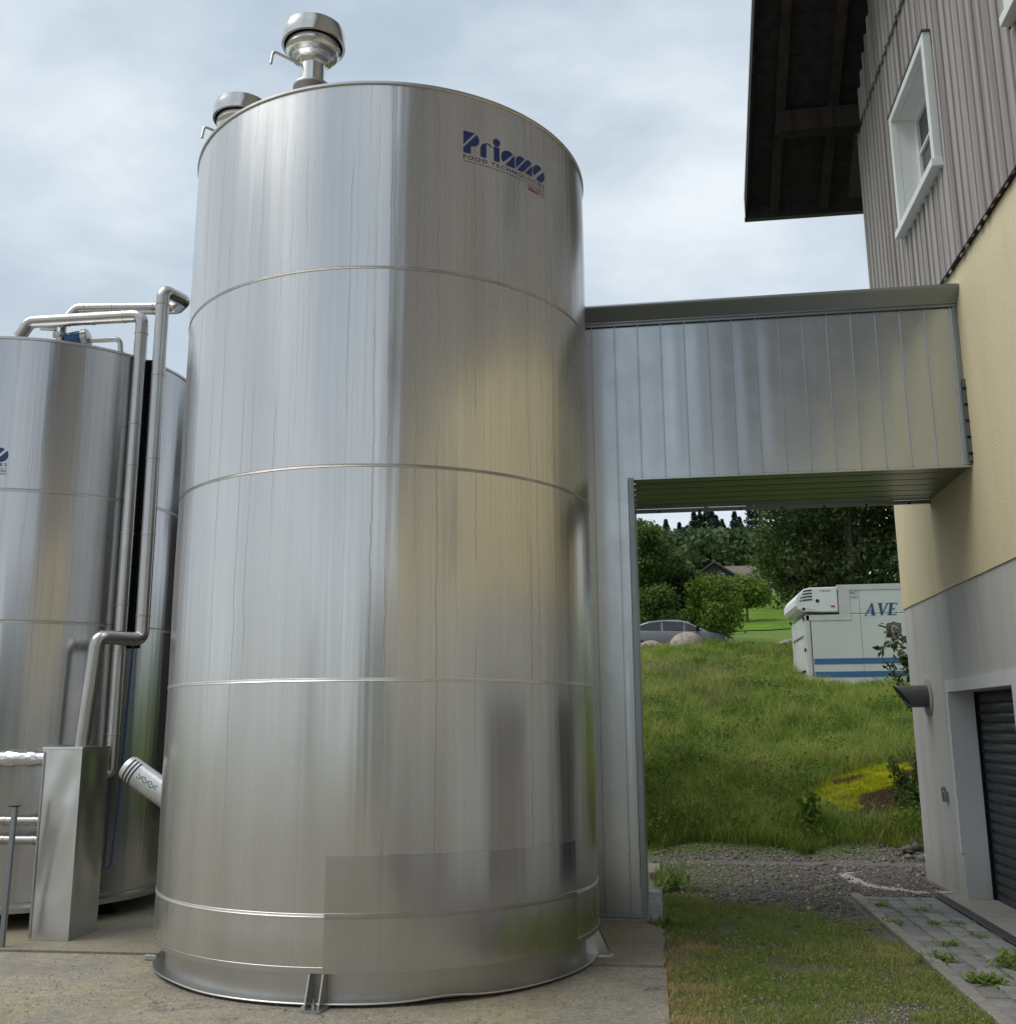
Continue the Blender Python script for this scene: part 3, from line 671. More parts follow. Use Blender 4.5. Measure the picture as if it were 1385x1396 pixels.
MB().lathe([(0, -.13), (.075, -.13), (.085, -.10), (.085, .03), (.078, .045), (.0, .045)], (-5.46, 8.9, 5.40), 28, axis=dd).build('housing', M['blue_head'], gh, True)
MB().lathe([(.086, .02), (.092, .022), (.092, .07), (.07, .085), (0, .085)], (-5.46, 8.9, 5.40), 28, axis=dd).build('cover', M['skirt'], gh, True)
sp = thing('small_pipe', (-5.05, 8.90, 5.1), 'thin steel pipe bending down to the left tank rim beside the blue gauge', 'pipe')
MB().tube(arc_pts([(-5.42, 8.9, 5.385), (-5.06, 8.92, 5.385), (-5.055, 8.96, 5.14)], .06), .026, 16).build('tube', M['skirt'], sp, True)
MB().lathe([(.026, -.01), (.034, -.01), (.034, .02), (.026, .02)], (-5.055, 8.94, 5.24), 16).build('collar', M['weld'], sp, True)

# black perforated cable tray + blue conduit
ct = thing('cable_tray', (-4.60, 8.95, 2.3), 'black perforated vertical cable tray between the two clad pipes', 'cable tray')
ctm = MB(); zz = 2.36
ctm.box(-4.743, 8.81, 2.36, -4.737, 8.85, 5.12); ctm.box(-4.613, 8.81, 2.36, -4.607, 8.85, 5.12); ctm.box(-4.737, 8.842, 2.36, -4.613, 8.85, 5.12)
ctm.build('tray', M['black'], ct)
cb = MB(); 
for q in range(3): cb.tube([(-4.71+q*.035, 8.826+random.uniform(0, .003), 2.38+i*.195) for i in range(15)], .012, 8)
cb.build('cables', M['rubber'], ct, True)
zz = 2.4
while zz < 5.1: MB().box(-4.737, 8.808, zz, -4.613, 8.812, zz+.02).build('rung', M['black'], ct); zz += .18
bc = thing('blue_conduit', (-4.70, 8.86, .4), 'thin blue cable duct running down the left tank and turning left near its foot', 'conduit')
MB().tube(arc_pts([(-4.67, 8.84, 2.4), (-4.70, 8.83, 1.2), (-4.735, 8.82, .47), (-5.00, 8.60, .44)], .03), .009, 8).build('cable', M['blue_tray'], bc, True)
MB().box(-5.02, 8.66, .425, -4.76, 8.70, .475).build('end_tray', M['blue_tray'], bc)

# sheet metal housing
hb = thing('sheet_metal_housing', (-4.75, 8.15, 0), 'upright dented aluminium sheet housing with a pipe rising from its top', 'housing')
fr = []; N = 14
def grid_panel(mb, p00, p10, p01, p11, nrm, amp, nu=14, nv=26, seed=0):
    r = random.Random(seed); k = [(r.uniform(-1.5, 1.5), r.uniform(.5, 2.2), r.uniform(0, 6)) for _ in range(4)]
    vs = []
    for j in range(nv+1):
        for i in range(nu+1):
            a = i/nu; b = j/nv; p = (Vector(p00)*(1-a)+Vector(p10)*a)*(1-b)+(Vector(p01)*(1-a)+Vector(p11)*a)*b
            e = 16*a*(1-a)*b*(1-b); w = sum(math.sin(6.28*(x*a+y*b)+ph) for x, y, ph in k)/4
            p = p+Vector(nrm)*amp*w*min(1, e*1.6); vs.append(p)
    fs = [(j*(nu+1)+i, j*(nu+1)+i+1, (j+1)*(nu+1)+i+1, (j+1)*(nu+1)+i) for j in range(nv) for i in range(nu)]
    mb.add(vs, fs)
mb = MB()
X0, X1, Y0, Y1, ZH = -4.91, -4.575, 7.95, 8.37, 1.50
zb_ = .036
grid_panel(mb, (X0, Y0, zb_), (X1, Y0, zb_), (X0, Y0, ZH), (X1, Y0, ZH), (0, -1, 0), .010, seed=3)
grid_panel(mb, (X1, Y0, zb_), (X1, Y1, zb_), (X1, Y0, ZH), (X1, Y1, ZH), (1, 0, 0), .008, seed=5)
grid_panel(mb, (X1, Y1, zb_), (X0, Y1, zb_), (X1, Y1, ZH), (X0, Y1, ZH), (0, 1, 0), .004, seed=6)
grid_panel(mb, (X0, Y1, zb_), (X0, Y0, zb_), (X0, Y1, ZH), (X0, Y0, ZH), (-1, 0, 0), .006, seed=8)
mb.build('side_sheets', M['alu'], hb, True)
MB().box(X0-.006, Y0-.008, ZH-.016, X1+.008, Y1+.006, ZH+.006).build('lid', M['alu'], hb, bevel=.003)
MB().box(X0+.006, Y0-.0125, .05, X0+.008+.01, Y0-.0105, ZH-.03).build('folded_seam', M['weld'], hb)
# foil-wrapped pipe, two thin pipes and the leaning post
fp = MB(); pts = []; rs = []
for i in range(40):
    pts.append((-4.90-.05*i, 8.15, 1.41)); rs.append(.062+.006*math.sin(i*1.7)+random.uniform(-.004, .005))
fp.tube(pts, rs, 22); o = fp.build('foil_wrapped_pipe', M['foil'], None, True); tag(o, 'thick pipe wrapped in crumpled silver foil entering the housing from the left', 'pipe')
for z, lab in ((.915, 'upper of two thin bright pipes running behind the leaning post'), (.765, 'lower of two thin bright pipes running behind the leaning post')):
    t = thing('thin_pipe', (-5.4, 8.15, z), lab, 'pipe', 'pair of thin pipes at the housing')
    MB().tube([(-4.905, 8.15, z), (-7.0, 8.15, z)], .036, 18).build('tube', M['pipe'], t, True)
    for x in (-5.05, -5.32): MB().lathe([(.036, -.012), (.0395, -.01), (.0395, .01), (.036, .012)], (x, 8.15, z), 20, axis=(1, 0, 0)).build('clamp_band', M['weld'], t, True)
MB().lathe([(.0, .0), (.004, .004), (0, .01)], (0, 0, 0), 8)
pp = thing('leaning_post', (-4.95, 7.70, .03), 'slim grey square metal post leaning slightly beside the thin pipes', 'post')
MB().tube([(-4.965, 7.70, .032), (-4.955, 7.70, 1.06)], .024, 4).build('tube', M['galv_dark'], pp)
MB().box(-4.99, 7.665, 1.06, -4.925, 7.735, 1.066).build('cap', M['black'], pp)

# ------------------------------------------------------------------ clad duct (portal between tank and building)
W = 2.852
YD, YB = 9.303, 10.75; ZB, ZTD = 3.879, 5.42; XC = -.125
dt = thing('clad_duct', (-.3, 10, 0), 'galvanised sheet duct on a column bridging from the tall tank to the yellow wall', 'duct')
pitch = (2.773+.478)/15
def panel_x(mb, xa, xb, z0, z1, y, dirn, puff, nz=12):
    # a pillowed sheet between two standing seams
    vs = []; nu = 8; tilt = rp.uniform(-1.2, 1.2)
    for j in range(nz+1):
        b = j/nz; z = z0+(z1-z0)*b
        for i in range(nu+1):
            a = i/nu; e = (math.sin(PI*a)**2*.5+(a-.5)*tilt)*min(1, 8*b, 8*(1-b))
            vs.append((xa+(xb-xa)*a, y+dirn*(puff*e), z))
    mb.add(vs, [(j*(nu+1)+i, j*(nu+1)+i+1, (j+1)*(nu+1)+i+1, (j+1)*(nu+1)+i) for j in range(nz) for i in range(nu)])
fp_ = MB(); seam = MB(); xs_ = [-.478+pitch*i for i in range(-4, 16)]
ends = [x for x in xs_ if x > -1.15]
edges = [-1.15]+ends+[2.852]
rp = random.Random(4)
for i in range(len(edges)-1):
    xa, xb = edges[i], edges[i+1]
    if xb-xa < .02: continue
    mid = (xa+xb)/2; ztop = 5.40
    if xb <= XC+.001 or mid < XC: z0 = .075
    else: z0 = ZB
    if xa < XC < xb:
        panel_x(fp_, xa+.004, XC-.055, .075, ztop if False else ZB-.02, YD, -1, .002)
        panel_x(fp_, xa+.004, xb-.004, ZB-.02, ztop, YD, -1, rp.uniform(.001, .0035), 12)
        continue
    panel_x(fp_, xa+.004, xb-.004, z0, ztop, YD, -1, rp.uniform(.001, .0035), 20 if z0 < 1 else 12)
fp_.build('front_panels', M['galv'], dt, True)
for x in ends:
    z0 = .075 if x < XC-.05 else ZB
    seam.prism([(x-.006, YD+.004), (x-.005, YD-.014), (x-.002, YD-.021), (x+.004, YD-.021), (x+.006, YD-.014), (x+.006, YD+.004)], 5.395-z0, 2, z0)
seam.build('standing_seams', M['galv'], dt)
for x in ends: MB().box(x-.011, YD-.0165, 5.388, x+.011, YD-.004, 5.403).build('seam_end_gap', M['dark_hole'], dt)
# corner trims
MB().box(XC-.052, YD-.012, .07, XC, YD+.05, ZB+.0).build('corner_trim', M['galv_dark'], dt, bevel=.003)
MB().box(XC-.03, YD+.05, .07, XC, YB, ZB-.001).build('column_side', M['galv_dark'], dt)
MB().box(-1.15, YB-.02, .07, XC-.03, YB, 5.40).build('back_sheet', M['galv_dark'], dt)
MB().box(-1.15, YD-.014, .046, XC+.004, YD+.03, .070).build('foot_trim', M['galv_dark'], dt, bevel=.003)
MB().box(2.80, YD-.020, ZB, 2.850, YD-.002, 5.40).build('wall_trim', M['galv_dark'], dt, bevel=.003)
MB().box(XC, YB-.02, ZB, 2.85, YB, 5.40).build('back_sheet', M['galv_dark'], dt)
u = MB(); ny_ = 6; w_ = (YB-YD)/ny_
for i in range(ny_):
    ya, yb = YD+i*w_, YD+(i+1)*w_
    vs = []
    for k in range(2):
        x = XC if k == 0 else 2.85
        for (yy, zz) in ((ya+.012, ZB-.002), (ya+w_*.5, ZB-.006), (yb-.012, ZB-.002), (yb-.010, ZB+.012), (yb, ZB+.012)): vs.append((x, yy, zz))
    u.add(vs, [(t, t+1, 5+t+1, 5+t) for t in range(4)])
u.build('underside_panels', M['galv_dark'], dt)  # darker than the front sheets: underside shade put into the colour
MB().box(XC-.0, YD-.010, ZB-.022, 2.85, YD+.014, ZB-.003).build('lower_edge_trim', M['galv'], dt, bevel=.002)
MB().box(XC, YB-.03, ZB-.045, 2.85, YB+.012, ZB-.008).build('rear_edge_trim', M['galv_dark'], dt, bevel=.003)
x = .1
while x < 2.8: MB().box(x, YB-.034, ZB-.05, x+.02, YB-.0305, ZB-.03).build('clip', M['black'], dt); x += .42
MB().prism([(YD-.150, 5.528), (YD-.156, 5.512), (YD-.150, 5.500), (YD-.045, 5.395), (YD-.045, 5.385), (YB+.04, 5.385), (YB+.12, 5.50), (YB+.12, 5.528)], 3.85, 0, -1.0).build('roof_cap', M['galv_dark'], dt)
MB().box(-1.0, YD-.030, 5.360, 2.83, YD-.018, 5.404).build('fascia_strip', M['galv_dark'], dt)
bk = MB().box(2.812, YD-.055, ZB+.02, 2.846, YD-.022, 4.66)
bk.build('hinge_strip', M['gutter'], dt, bevel=.003)
for k in range(5): MB().box(2.806, YD-.062, ZB+.08+k*.15, 2.840, YD-.0555, ZB+.098+k*.15).build('hinge_knuckle', M['black'], dt)
# painted footing beside the column
ft = MB().box(-1.2, 9.255, -.05, .003, 10.9, .0455).build('column_footing', M['plinthm'], None, bevel=.01); tag(ft, 'flaking white painted concrete footing under the metal clad column', 'footing')
ft2 = MB().box(-.13, 11.6, -.05, .0, 12.0, .12).build('concrete_block', M['kerb'], None, bevel=.015); tag(ft2, 'small pale concrete block just behind the foot of the metal clad column', 'block')

# ------------------------------------------------------------------ building
YC = 12.28
bl = thing('farm_building', (W, 0, 0), 'large farm building with yellow render above grey and a weathered board gable', 'building')
def holes_wall(mb, x, y0, y1, z0, z1, holes):
    ysb = sorted({y0, y1, *[h[0] for h in holes], *[h[1] for h in holes]}); zsb = sorted({z0, z1, *[h[2] for h in holes], *[h[3] for h in holes]})
    ysb = [v for v in ysb if y0 <= v <= y1]; zsb = [v for v in zsb if z0 <= v <= z1]
    idx = {}; 
    def vi(a, b):
        if (a, b) not in idx: idx[(a, b)] = len(mb.v); mb.v.append((x, a, b))
        return idx[(a, b)]
    for a0, a1 in zip(ysb[:-1], ysb[1:]):
        for b0, b1 in zip(zsb[:-1], zsb[1:]):
            if any(h[0] <= a0 and a1 <= h[1] and h[2] <= b0 and b1 <= h[3] for h in holes): continue
            mb.f.append((vi(a1, b0), vi(a0, b0), vi(a0, b1), vi(a1, b1)))
DO = [(8.86, 10.73, 0.0, 1.945), (5.0, 6.87, 0.0, 1.945), (.9, 2.77, 0.0, 1.945), (-3.4, -1.4, 0.0, 1.945)]
YS = -9.3; XE = W+12
mb = MB(); holes_wall(mb, W, YS, YC, -.1, 2.921, DO); mb.add([(W, YC, -.1), (XE, YC, -.1), (XE, YC, 2.921), (W, YC, 2.921)], [(0, 1, 2, 3)])
mb.add([(W, YS, -.1), (XE, YS, -.1), (XE, YS, 2.921), (W, YS, 2.921)], [(3, 2, 1, 0)])
mb.build('grey_base', M['grey'], bl)
YWIN = [(2.2, 3.2, 3.5, 4.7), (-1.6, -.6, 3.5, 4.7)]
mb = MB(); holes_wall(mb, W-.012, YS, YC+.012, 2.921, 5.76, YWIN); mb.add([(W-.012, YC+.012, 2.921), (XE, YC+.012, 2.921), (XE, YC+.012, 8.8), (W-.012, YC+.012, 8.8)], [(0, 1, 2, 3)])
mb.add([(W-.012, YS, 2.921), (W-.012, YC+.012, 2.921), (XE, YC+.012, 2.921), (XE, YS, 2.921)], [(0, 1, 2, 3)])
mb.add([(W-.012, YS-.012, 2.921), (XE, YS-.012, 2.921), (XE, YS-.012, 8.8), (W-.012, YS-.012, 8.8)], [(3, 2, 1, 0)])
mb.build('yellow_wall', M['yellow'], bl)
for (ya, yb, za, zb) in YWIN:
    wn = MB(); 
    wn.box(W-.03, ya-.06, za-.06, W+.0, ya, zb+.06); wn.box(W-.03, yb, za-.06, W, yb+.06, zb+.06); wn.box(W-.03, ya, zb, W, yb, zb+.06); wn.box(W-.05, ya, za-.06, W, yb, za)
    f_ = wn.build('window', M['white_paint'], bl)
    MB().box(W+.05, ya, za, W+.06, yb, zb).build('pane', M['glass'], f_)
# garage openings
for k, (ya, yb, za, zb) in enumerate(DO):
    fr = MB(); XD = W+.268
    fr.box(W-.014, yb, .44, W-.0005, yb+.31, zb+.115) if k == 0 else None
    if k == 0:
        fr = MB()
        fr.box(W-.018, yb, .44, W-.0005, yb+.07, zb+.115)
        fr.box(W-.018, ya-.16, .0, W-.0005, ya, zb+.115)
        fr.box(W-.018, ya, zb, W-.0005, yb, zb+.115)
    else:
        fr.box(W-.018, yb, .0, W-.0005, yb+.11, zb+.115); fr.box(W-.018, ya-.11, 0, W-.0005, ya, zb+.115); fr.box(W-.018, ya, zb, W-.0005, yb, zb+.115)
    fr.add([(W-.0005, yb, 0), (XD, yb, 0), (XD, yb, zb), (W-.0005, yb, zb)], [(0, 1, 2, 3)])
    fr.add([(W-.0005, ya, 0), (XD, ya, 0), (XD, ya, zb), (W-.0005, ya, zb)], [(3, 2, 1, 0)])
    fr.add([(W-.0005, ya, zb), (W-.0005, yb, zb), (XD, yb, zb), (XD, ya, zb)], [(0, 1, 2, 3)])
    sur = fr.build('door_surround', M['white_r'], bl)
    # ribbed shutter
    sh = MB(); prof = []; z = .0; sl_h = .092
    while z < zb+.02:
        prof += [(XD-.012, z+.004), (XD-.020, z+.022), (XD-.021, z+.050), (XD-.016, z+.074), (XD-.002, z+.086), (XD-.002, z+.090)]; z += sl_h
    vs = [(a, ya+.0, min(b, zb)) for a, b in prof]+[(a, yb-.0, min(b, zb)) for a, b in prof]; n = len(prof)
    sh.add(vs, [(i, i+1, n+i+1, n+i) for i in range(n-1)])
    door = sh.build('roller_shutter' if k == 0 else 'timber_door', M['door_grey'] if k == 0 else M['door_brown'], bl)
    if k == 0:
        gd = MB(); gd.box(XD-.045, yb-.035, .0, XD-.022, yb-.0, zb); gd.build('guide_rail', M['black'], door)
        vt = MB()
        for r in range(4):
            zr = 1.30+.092*r-.01
            zr = (int(zr/.092))*.092+.036
            yy = ya+.06
            while yy < yb-.07: vt.box(XD-.0235, yy, zr-.011, XD-.0215, yy+.032, zr+.011); yy += .052
        vt.build('vent_slots', M['galv_dark'], door)
# boards: broad boards with proud battens
SW = [(9.19, 10.655, 6.745, 8.125), (5.74, 7.20, 6.745, 8.125)]
ZS = 5.703
sd = MB(); py = YC+.06; rb = random.Random(2)
def roofz(y): return 8.50+.715*(13.28-y) if y >= 2.0 else 8.50+.715*(13.28-2.0)-.715*(2.0-y)
bw = .172; y = YC+.065; x_in, x_out = W-.032, W-.052
def clip_rects(ya, yb, z0, z1, holes):
    segs = [(z0, z1)]
    for h in holes:
        if ya < h[1] and yb > h[0]:
            ns = []
            for a, b in segs:
                if h[2] > a: ns.append((a, min(b, h[2])))
                if h[3] < b: ns.append((max(a, h[3]), b))
            segs = [s for s in ns if s[1]-s[0] > .01]
    return segs
while y > YS:
    b0 = y-bw
    for (zz0, zz1, dx) in ((ZS, 9.03, 0.0), (9.0, 99, -.034)):
        e1 = rb.uniform(-.012, .012); e2 = rb.uniform(-.02, .012)
        top = min(zz1, roofz(y)-.02 if zz1 > 90 else zz1, )
        if zz1 < 90: top = min(top, roofz(y)-.02)
        hl = [(a-.0, b+.0, c, d) for a, b, c, d in SW]
        for a, b in clip_rects(b0, y, zz0+e1, top, hl):
            if b > a: sd.box(x_in+dx-.004+rb.uniform(-.002, .002), b0+.002, a, x_in+dx+.02, y-.002, b)
        cy = y; 
        for a, b in clip_rects(cy-.030, cy+.030, zz0+e2-.012, top, hl):
            if b > a: sd.box(x_out+dx+rb.uniform(-.003, .003), cy-.026-rb.uniform(0, .008), a, x_in+dx-.0065, cy+.026, b)
    y -= bw
sd.build('board_cladding', M['siding'], bl, bevel=0)
mb = MB()
mb.add([(W-.010, YC+.01, 5.7), (W-.010, YC+.01, roofz(YC)), (W-.010, 2, roofz(2.0)), (W-.010, YS, roofz(YS)), (W-.010, YS, 5.7)], [(0, 1, 2, 3, 4)])
# dark gable backing with the window openings cut by recess boxes in front
bk = MB(); holes_wall(bk, W-.008, YS, YC+.01, 5.76, 9.0, SW)
bk.add([(W-.008, YC+.01, 9.0), (W-.008, YC+.01, roofz(YC)), (W-.008, 2, roofz(2.0)), (W-.008, YS, roofz(YS)), (W-.008, YS, 9.0)], [(0, 1, 2, 3, 4)])
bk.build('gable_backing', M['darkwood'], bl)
MB().box(W-.055, YS, ZS-.004, W-.013, YC+.05, ZS+.012).build('drip_board', M['darkwood'], bl)
# corner return boards
MB().box(W-.058, YC+.066, ZS, W+.12, YC+.10, 8.9).build('corner_board', M['siding'], bl)
# gable windows
for (ya, yb, za, zb) in SW:
    fr = MB(); xo = W-.105; fwid = .085
    fr.box(xo, ya, za, W-.03, ya+fwid, zb); fr.box(xo, yb-fwid, za, W-.03, yb, zb); fr.box(xo, ya+fwid, zb-fwid, W-.03, yb-fwid, zb)
    win = fr.build('window', M['white_paint'], bl, bevel=.004)
    MB().box(xo-.035, ya-.02, za-.035, W-.03, yb+.02, za+.045).build('sill', M['white_paint'], win, bevel=.006)
    MB().box(xo-.01, ya-.015, zb+.0, W-.03, yb+.015, zb+.02).build('head_flashing', M['gutter'], win)
    rv = MB(); xi = W+.19; a, b, c, d = ya+fwid, yb-fwid, za+.045, zb-fwid
    rv.add([(W-.03, a, c), (W-.03, b, c), (W-.03, b, d), (W-.03, a, d), (xi, a, c), (xi, b, c), (xi, b, d), (xi, a, d)], [(0, 1, 5, 4), (1, 2, 6, 5), (2, 3, 7, 6), (3, 0, 4, 7)])
    rv.build('reveal', M['white_paint'], win)
    sa = MB(); s = .055; xf = xi-.05
    sa.box(xf, a, c, xi, a+s, d); sa.box(xf, b-s, c, xi, b, d); sa.box(xf, a+s, d-s, xi, b-s, d); sa.box(xf, a+s, c, xi, b-s, c+s)
    m_ = (a+b)/2; sa.box(xf-.008, m_-.045, c+s, xi-.002, m_+.045, d-s)
    for t in (1/3, 2/3):
        zz = c+s+(d-c-2*s)*t; sa.box(xf+.006, a+s, zz-.014, xi-.004, m_-.045, zz+.014); sa.box(xf+.006, m_+.045, zz-.014, xi-.004, b-s, zz+.014)
    sa.build('sash', M['white_paint'], win)
    MB().box(xi-.018, a+s*.6, c+s*.6, xi-.012, b-s*.6, d-s*.6).build('pane', M['glass'], win)
# roof: slab, soffit, rafters, purlins, verge board and gutter
XV = 1.47; YE, ZE = 13.28, 8.46; YR, ZR = 2.0, 8.46+.715*(13.28-2.0)
def slope_box(mb, x0, x1, ya, yb, below, above, sgn=1):
    def zz(y): return ZE+.715*(13.28-y) if sgn > 0 else ZR-.715*(YR-y)
    vs = [(x0, ya, zz(ya)-below), (x1, ya, zz(ya)-below), (x1, yb, zz(yb)-below), (x0, yb, zz(yb)-below),
          (x0, ya, zz(ya)+above), (x1, ya, zz(ya)+above), (x1, yb, zz(yb)+above), (x0, yb, zz(yb)+above)]
    mb.add(vs, [(0,3,2,1),(4,5,6,7),(0,1,5,4),(1,2,6,5),(2,3,7,6),(3,0,4,7)])
rf = MB(); slope_box(rf, XV+.03, XE, YR, YE, -.10, .20); slope_box(rf, XV+.03, XE, -9.8, YR, -.10, .20, -1); roof = rf.build('roof', M['roof_dark'], bl)
sb = MB(); yy = YR
while yy < YE-.02:
    slope_box(sb, XV+.04, W-.06, yy, min(yy+.13, YE), -.075, .098); yy += .136
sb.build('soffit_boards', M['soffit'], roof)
rt = MB()
for x in (1.77, 2.42): slope_box(rt, x, x+.12, YR, YE-.04, .045, .073)
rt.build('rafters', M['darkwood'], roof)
vb = MB(); slope_box(vb, XV, XV+.028, YR, YE+.02, .02, .23); slope_box(vb, XV-.022, XV-.001, YR, YE+.02, .07, .28); slope_box(vb, XV, XV+.028, -9.8, YR, .02, .23, -1)
vb.build('verge_board', M['soffit'], roof)
for yp in (12.10, 8.4, 4.6):
    zt = ZE+.715*(13.28-yp)-.05; dz = .29
    pu = MB(); prf = [(1.77, zt), (W-.06, zt), (W-.06, zt-dz), (1.90, zt-dz), (1.82, zt-dz+.03), (1.775, zt-dz+.09), (1.77, zt-dz+.14)]
    pu.prism(prf, .20, 1, yp); pu.build('purlin', M['darkwood'], roof, bevel=.006)
gt = MB(); prof = [(YE+.13, ZE+.02), (YE+.13, ZE-.02), (YE+.11, ZE-.055), (YE+.065, ZE-.07), (YE+.02, ZE-.055), (YE-.0, ZE-.02), (YE-.0, ZE+.03)]
prof = [(a, b) for a, b in prof]; pr2 = [(a, b) for a, b in prof]+[(YE+.006, ZE+.03), (YE+.006, ZE-.018), (YE+.024, ZE-.049), (YE+.066, ZE-.063), (YE+.106, ZE-.049), (YE+.124, ZE-.018), (YE+.124, ZE+.02)]
gt.prism(pr2, XE-XV+.02, 0, XV-.02); gutter = gt.build('gutter', M['gutter'], roof)
MB().box(XV, YE-.03, ZE-.06, XE, YE-.002, ZE+.14).build('eaves_board', M['soffit'], roof)
# exhaust pipe hood through the wall
ex = thing('exhaust_pipe', (W, 11.55, 1.92), 'dark slant cut exhaust pipe sticking out of the grey wall near the door', 'pipe')
n = 32; vs = []; r = .115
for i in range(n):
    a = 2*PI*i/n; yy = 11.55+r*math.sin(a); zz = 1.925+r*math.cos(a); xt = W-.26-.085*math.cos(a)
    vs += [(W, yy, zz), (xt, yy, zz), (xt+.012, 11.55+(r-.008)*math.sin(a), 1.925+(r-.008)*math.cos(a)), (W-.01, 11.55+(r-.008)*math.sin(a), 1.925+(r-.008)*math.cos(a))]
fs = [(i*4+t, ((i+1) % n)*4+t, ((i+1) % n)*4+t+1, i*4+t+1) for i in range(n) for t in range(3)]
MB().add(vs, fs).build('pipe_body', M['vent_grey'], ex, True)
MB().lathe([(.205, .0), (.205, .012), (.198, .016), (.115, .016)], (W, 11.55, 1.925), 40, axis=(-1, 0, 0)).build('wall_plate', M['grey'], ex, True)
wb = thing('wall_box', (W, 11.175, .957), 'small grey electrical box on the grey wall beside the white door surround', 'electrical box')
MB().box(W-.045, 11.10, .88, W-.001, 11.17, .98).build('housing', M['galv_dark'], wb, bevel=.006)
MB().box(W-.030, 11.175, .93, W-.001, 11.24, 1.02).build('junction', M['galv_dark'], wb, bevel=.006)

# ------------------------------------------------------------------ refrigerated truck body
TX, TY = 3.44, 24.0
tr = thing('refrigerated_truck_body', (TX, TY, 2.4), 'white refrigerated box body with two blue stripes and a cooling unit parked on the grass', 'truck body')
MB().box(TX, TY, 2.42, TX+6.2, TY+2.3, 4.06).add([], []).build('box_body', M['truck_white'], tr, bevel=.02)
MB().box(4.17, TY, 4.062, TX+6.2, TY+2.3, 4.72).build('upper_body', M['truck_white'], tr, bevel=.02)
MB().box(4.15, TY-.012, 4.60, TX+6.2, TY-.001, 4.725).build('roof_rail', M['truck_trim'], tr, bevel=.003)
MB().box(TX+.0, TY-.012, 3.93, 4.42, TY-.001, 4.05).box(4.19, TY-.012, 4.05, 4.42, TY-.001, 4.60).build('panel_border', M['truck_trim'], tr)
MB().box(TX-.012, TY-.012, 2.42, TX+.07, TY+.05, 4.06).build('corner_post', M['truck_trim'], tr, bevel=.006)
MB().box(TX+.08, TY-.004, 2.44, TX+.10, TY-.0005, 3.93).build('corner_gap', M['rust'], tr)
for x in (4.62, 5.82): MB().box(x, TY-.003, 2.54, x+.006, TY-.0005, 4.60).build('panel_seam', M['galv_dark'], tr)
for z in (2.66, 2.95): MB().box(TX+.12, TY-.006, z, TX+6.15, TY-.001, z+.125).build('stripe', M['truck_blue'], tr)
MB().box(TX+.12, TY-.008, 2.42, TX+6.15, TY-.001, 2.53).build('skirt_rail', M['truck_trim'], tr)
# end wall: frame, panel, hinges
MB().box(TX-.03, TY+.12, 2.44, TX-.001, TY+.32, 4.0).box(TX-.03, TY+2.1, 2.44, TX-.001, TY+2.3, 4.0).box(TX-.05, TY+.32, 3.62, TX-.001, TY+2.1, 4.0).box(TX-.03, TY+.32, 2.44, TX-.001, TY+2.1, 2.62).build('end_frame', M['truck_trim'], tr, bevel=.006)
MB().box(TX-.02, TY+.45, 2.85, TX-.001, TY+1.9, 3.55).build('end_panel', M['truck_trim'], tr)
MB().box(TX-.07, TY+.30, 2.78, TX-.03, TY+2.2, 2.83).build('step_bar', M['black'], tr)
for z in (3.25, 3.95): MB().box(TX-.05, TY+.10, z, TX-.03, TY+.22, z+.07).build('hinge', M['black'], tr)
MB().box(TX-.10, TY+.18, 2.50, TX-.02, TY+.24, 2.56).box(TX+.04, TY-.03, 2.48, TX+.12, TY-.013, 2.53).build('latch', M['rust'], tr)
# cooling unit
cu = MB(); prof = [(4.15, 4.74-.06), (3.55, 4.735-.06), (3.42, 4.70-.06), (3.30, 4.60-.06), (3.22, 4.45-.04), (3.22, 4.27), (3.28, 4.18), (3.38, 4.13), (3.60, 4.14), (3.80, 4.11), (4.15, 4.11)]
cu.prism(prof, 2.1, 1, TY-.03); unit = cu.build('cooling_unit', M['white_paint'], tr, bevel=.02)
MB().prism([(3.38, 4.135), (3.33, 4.20), (3.50, 4.22), (3.80, 4.12), (3.60, 4.13)], .004, 1, TY-.036).build('side_fold', M['truck_trim'], unit)
sl = MB()
for k in range(4):
    z = 4.60-k*.07; sl.prism([(3.40-.01*k, z-.018), (3.60, z), (3.60, z+.03), (3.41-.01*k, z+.012)], .004, 1, TY-.036)
for x_, z_ in ((3.32, 4.36), (3.34, 4.43)): sl.prism([(x_, z_), (x_+.035, z_), (x_+.035, z_+.03), (x_, z_+.03)], .004, 1, TY-.036)
sl.build('louvres', M['dark_hole'], unit)
MB().lathe([(0, .006), (.04, .006), (.04, 0)], (3.71, TY-.031, 4.37), 20, axis=(0, -1, 0)).lathe([(0, .006), (.035, .006), (.035, 0)], (3.40, TY-.031, 4.19), 20, axis=(0, -1, 0)).build('port', M['dark_hole'], unit)
def flat_text(s, x, z, w, h, mat, parent, name, y=TY-.008, shear=0):
    v, f = fit(text_geo(s, 1, shear), x, z, w, h); mb = MB(); mb.v = [(a, y, b) for a, b in v]; mb.f = f; return mb.build(name, mat, parent)
flat_text('V-300 MAX', 3.76, 4.575, .26, .040, M['logo_black'], unit, 'small_lettering', TY-.036)
MB().prism([(4.00, 4.22), (4.09, 4.22), (4.09, 4.235), (4.03, 4.235), (4.03, 4.245), (4.09, 4.245), (4.07, 4.26), (4.0, 4.26)], .003, 1, TY-.036).build('red_badge', M['logo_red'], unit)
flat_text('FRC', 4.40, 4.50, .19, .075, M['galv_dark'], tr, 'small_lettering')
flat_text('10-2024', 4.42, 4.41, .17, .055, M['galv_dark'], tr, 'small_lettering')
